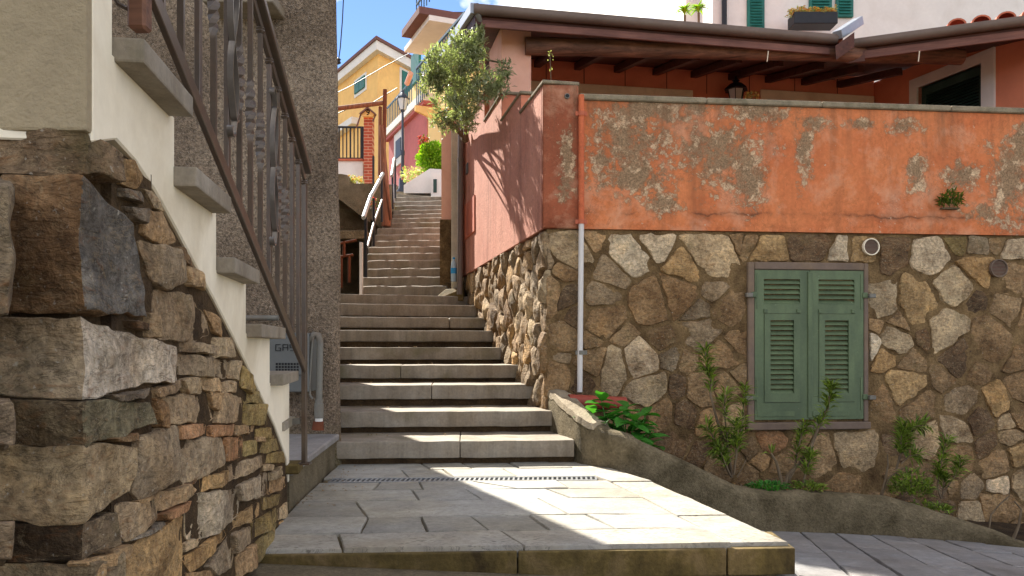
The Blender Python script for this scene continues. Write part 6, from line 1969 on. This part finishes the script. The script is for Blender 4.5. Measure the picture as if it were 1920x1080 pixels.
# ------------------------------------------------------------------ silvery tree at the end of the flank
TB = P(868, 240, 9.75)
TT = empty("silvery_tree", TB, "silvery-leaved small tree overhanging the end of the pink flank wall", "tree")
tr = random.Random(15)
trunk = [P(872, 262, 9.75), P(868, 215, 9.3), P(866, 170, 8.7), P(868, 120, 8.2), P(872, 80, 7.9)]
MB().tube(trunk, [.05, .045, .04, .03, .02], 8).build("trunk", BARK, TT, smooth=60)
lobes = [(802, 138, 16, 18), (812, 108, 18, 20), (796, 160, 10, 12), (868, 98, 44, 42), (836, 118, 36, 38), (888, 84, 32, 30), (850, 160, 40, 36), (885, 145, 38, 40), (840, 200, 36, 32), (872, 195, 34, 34), (822, 148, 26, 30), (905, 165, 34, 26), (925, 150, 26, 18),
         (945, 132, 20, 14), (940, 160, 22, 10), (828, 222, 22, 18), (850, 228, 26, 14), (812, 135, 16, 22), (895, 60, 16, 12), (862, 66, 16, 16), (815, 215, 12, 10), (952, 120, 10, 10), (880, 225, 18, 16)]
lv_ = MB()
for li, (x, y, rx, ry) in enumerate(lobes):
    d0 = (7.65 if x > 895 or y < 100 else (7.95 if x > 860 or y < 150 else 8.5)) + tr.uniform(-.1, .1); c = P(x, y, d0); s = d0 / F
    b = trunk[min(4, max(0, int((262 - y) / 45)))]
    mid_ = b.lerp(c, .5) + V((-.03, 0, .05))
    MB().tube([b, mid_, c], [.018, .012, .006], 6).build("branch", BARK, TT, smooth=60)
    rx *= .93; ry *= .93
    cl_n = int(rx * ry / 20)
    for _ in range(max(5, cl_n)):
        while True:
            v = V((tr.uniform(-1, 1), tr.uniform(-1, 1), tr.uniform(-1, 1)))
            if v.length < 1: break
        v = v.normalized() * (v.length ** .5) * 1.1
        tip = c + V((v.x * rx * s, v.y * (rx + ry) / 2 * s * .9, v.z * ry * s))
        dirt = ((tip - c) * .9 + V((0, 0, .10))).normalized() + rdir(tr) * .45
        dirt.normalize()
        for q in range(tr.randint(10, 16)):
            p = tip - dirt * tr.uniform(0, .13) + rdir(tr) * .012
            blade(lv_, p, dirt * tr.uniform(.3, 1.1) + rdir(tr) * .8, V((0, 0, 1)) + rdir(tr) * .5, tr.uniform(.04, .075), tr.uniform(.013, .02), .2)
tag(lv_.build("crown", LEAF_OLIVE, TT, fix=False), kind="stuff")

# ------------------------------------------------------------------ bright round bush, flowers, far plants
BB = empty("round_bush", P(808, 316, 19.4), "bright green clipped bush above the white planter wall", "bush")
lm = MB(); r = random.Random(6); c = P(809, 294, 19.4)
MB().tube([P(809, 320, 19.4), P(809, 295, 19.4)], .05, 6).build("stem", BARK, BB)
bl_ = [(0, 0, 0, .27), (.14, 0, -.08, .2), (-.16, 0, -.06, .2), (.08, 0, .16, .19), (-.08, 0, .14, .16), (.02, 0, -.2, .24)]
for _ in range(2600):
    lb_ = r.choice(bl_); v = rdir(r) * (r.random() ** .35) * lb_[3] * r.uniform(.9, 1.15) + V(lb_[:3])
    blade(lm, c + v, v + rdir(r) * .15, V((0, 0, 1)) + rdir(r), r.uniform(.06, .1), r.uniform(.03, .05))
tag(lm.build("crown", LEAF_BRIGHT, BB, fix=False), kind="stuff")
def flowers(name, label, cat, c, ext, n, leafm, petm, pet, sz_, seed):
    r = random.Random(seed); T = empty(name, c, label, cat); lm = MB(); pm = MB()
    for i in range(n):
        p = V(c) + V((r.uniform(-1, 1) * ext[0], r.uniform(-1, 1) * ext[1], r.uniform(-1, 1) * ext[2]))
        blade(lm, p, rdir(r) + V((0, 0, .5)), V((0, 0, 1)), sz_ * r.uniform(.7, 1.3), sz_ * .45)
        if r.random() < pet: 
            for k in range(4): blade(pm, p + V((0, -.02, .02)), rdir(r), V((0, 0, 1)), sz_ * .6, sz_ * .5)
    tag(lm.build("leaves", leafm, T, fix=False), kind="stuff")
    tag(pm.build("petals", petm, T, fix=False), kind="stuff")
flowers("climbing_rose", "red climbing rose behind the bright green bush", "rose", P(795, 285, 20.3), (.12, .2, .35), 260, LEAF_FERN, PETAL_RED, .35, .09, 5)
flowers("pale_shrub", "pale yellow-green shrub spilling over the white planter slope", "shrub", P(775, 330, 19.5), (.26, .3, .14), 420, LEAF_PALE, PETAL_RED, .02, .08, 6)
flowers("garden_flowers", "pale blossoms on the grey wall under the white garden wall", "flowers", P(668, 340, 15.0), (.12, .2, .05), 160, LEAF_PALE, PETAL_MIX, .3, .05, 7)
flowers("box_flowers", "small mixed blooms in the dark flower box below the teal shutters", "flowers", P(1522, 26, 14.55), (.42, .12, .07), 500, LEAF_PALE, PETAL_MIX, .4, .06, 8)
flowers("parapet_flowers", "small orange blossoms beside the wall lantern", "flowers", P(1409, 186, 9.2), (.07, .05, .05), 60, LEAF_PALE, PETAL_MIX, .9, .045, 9)
flowers("wall_roses", "pink blossoms in front of the dark retaining wall", "flowers", P(703, 385, 13.9), (.05, .1, .10), 40, LEAF_FERN, PETAL_RED, .5, .05, 10)
# spiky succulents above the gutter
for (x, y, lab, sd_) in ((1284, 14, "left spiky yellow-green succulent above the gutter", 1), (1310, 10, "right spiky yellow-green succulent above the gutter", 2)):
    r = random.Random(sd_); b = P(x, y + 14, 12.0)
    T = empty("spiky_succulent", b, lab, "succulent", "succulents on the roof terrace"); lm = MB()
    MB().tube([b - V((0, 0, .6)), b], .02, 6).build("stem", BARK, T)
    for k in range(46):
        a = r.uniform(0, 6.28); d = V((math.cos(a), math.sin(a), r.uniform(.2, 1.6)))
        blade(lm, b, d, V((0, 0, 1)), r.uniform(.14, .22), .03, .8, .1)
    tag(lm.build("leaves", LEAF_BRIGHT, T, fix=False), kind="stuff")

# dead leaves and grit on the bed and in the corners of the steps
LITTER = m_leaf("dead_leaf", srgb(110, 80, 48), srgb(168, 132, 84), 0.1, 0.8)
r = random.Random(91); lm = MB()
for _ in range(260):
    x = r.uniform(.6, 3.4); y = r.uniform(5.5, 6.15)
    blade(lm, V((x, y, soil_z(x, y) + .012)), V((r.uniform(-1, 1), r.uniform(-1, 1), r.uniform(0, .4))), V((0, 0, 1)), r.uniform(.02, .05), r.uniform(.01, .02))
for _ in range(70):
    t = r.random(); x = -1.1 - .0 + r.random() ** 2 * .25; y = 4.0 + 1.4 * t
    blade(lm, V((x, y, .004)), V((r.uniform(-1, 1), r.uniform(-1, 1), .1)), V((0, 0, 1)), r.uniform(.008, .022), r.uniform(.006, .012))
for k in range(9):
    for _ in range(9):
        x = (640 - CX) / F * dl_[k] + r.random() ** 2 * 1.2; y = dl_[k] + r.uniform(.3, .48)
        blade(lm, V((x, y, sz[k] + .004)), V((r.uniform(-1, 1), r.uniform(-1, 1), .2)), V((0, 0, 1)), r.uniform(.012, .035), r.uniform(.008, .016))
tag(lm.build("leaf_litter", LITTER, fix=False), "dead brown leaves lying on the planter soil and steps", "leaf litter", kind="stuff")
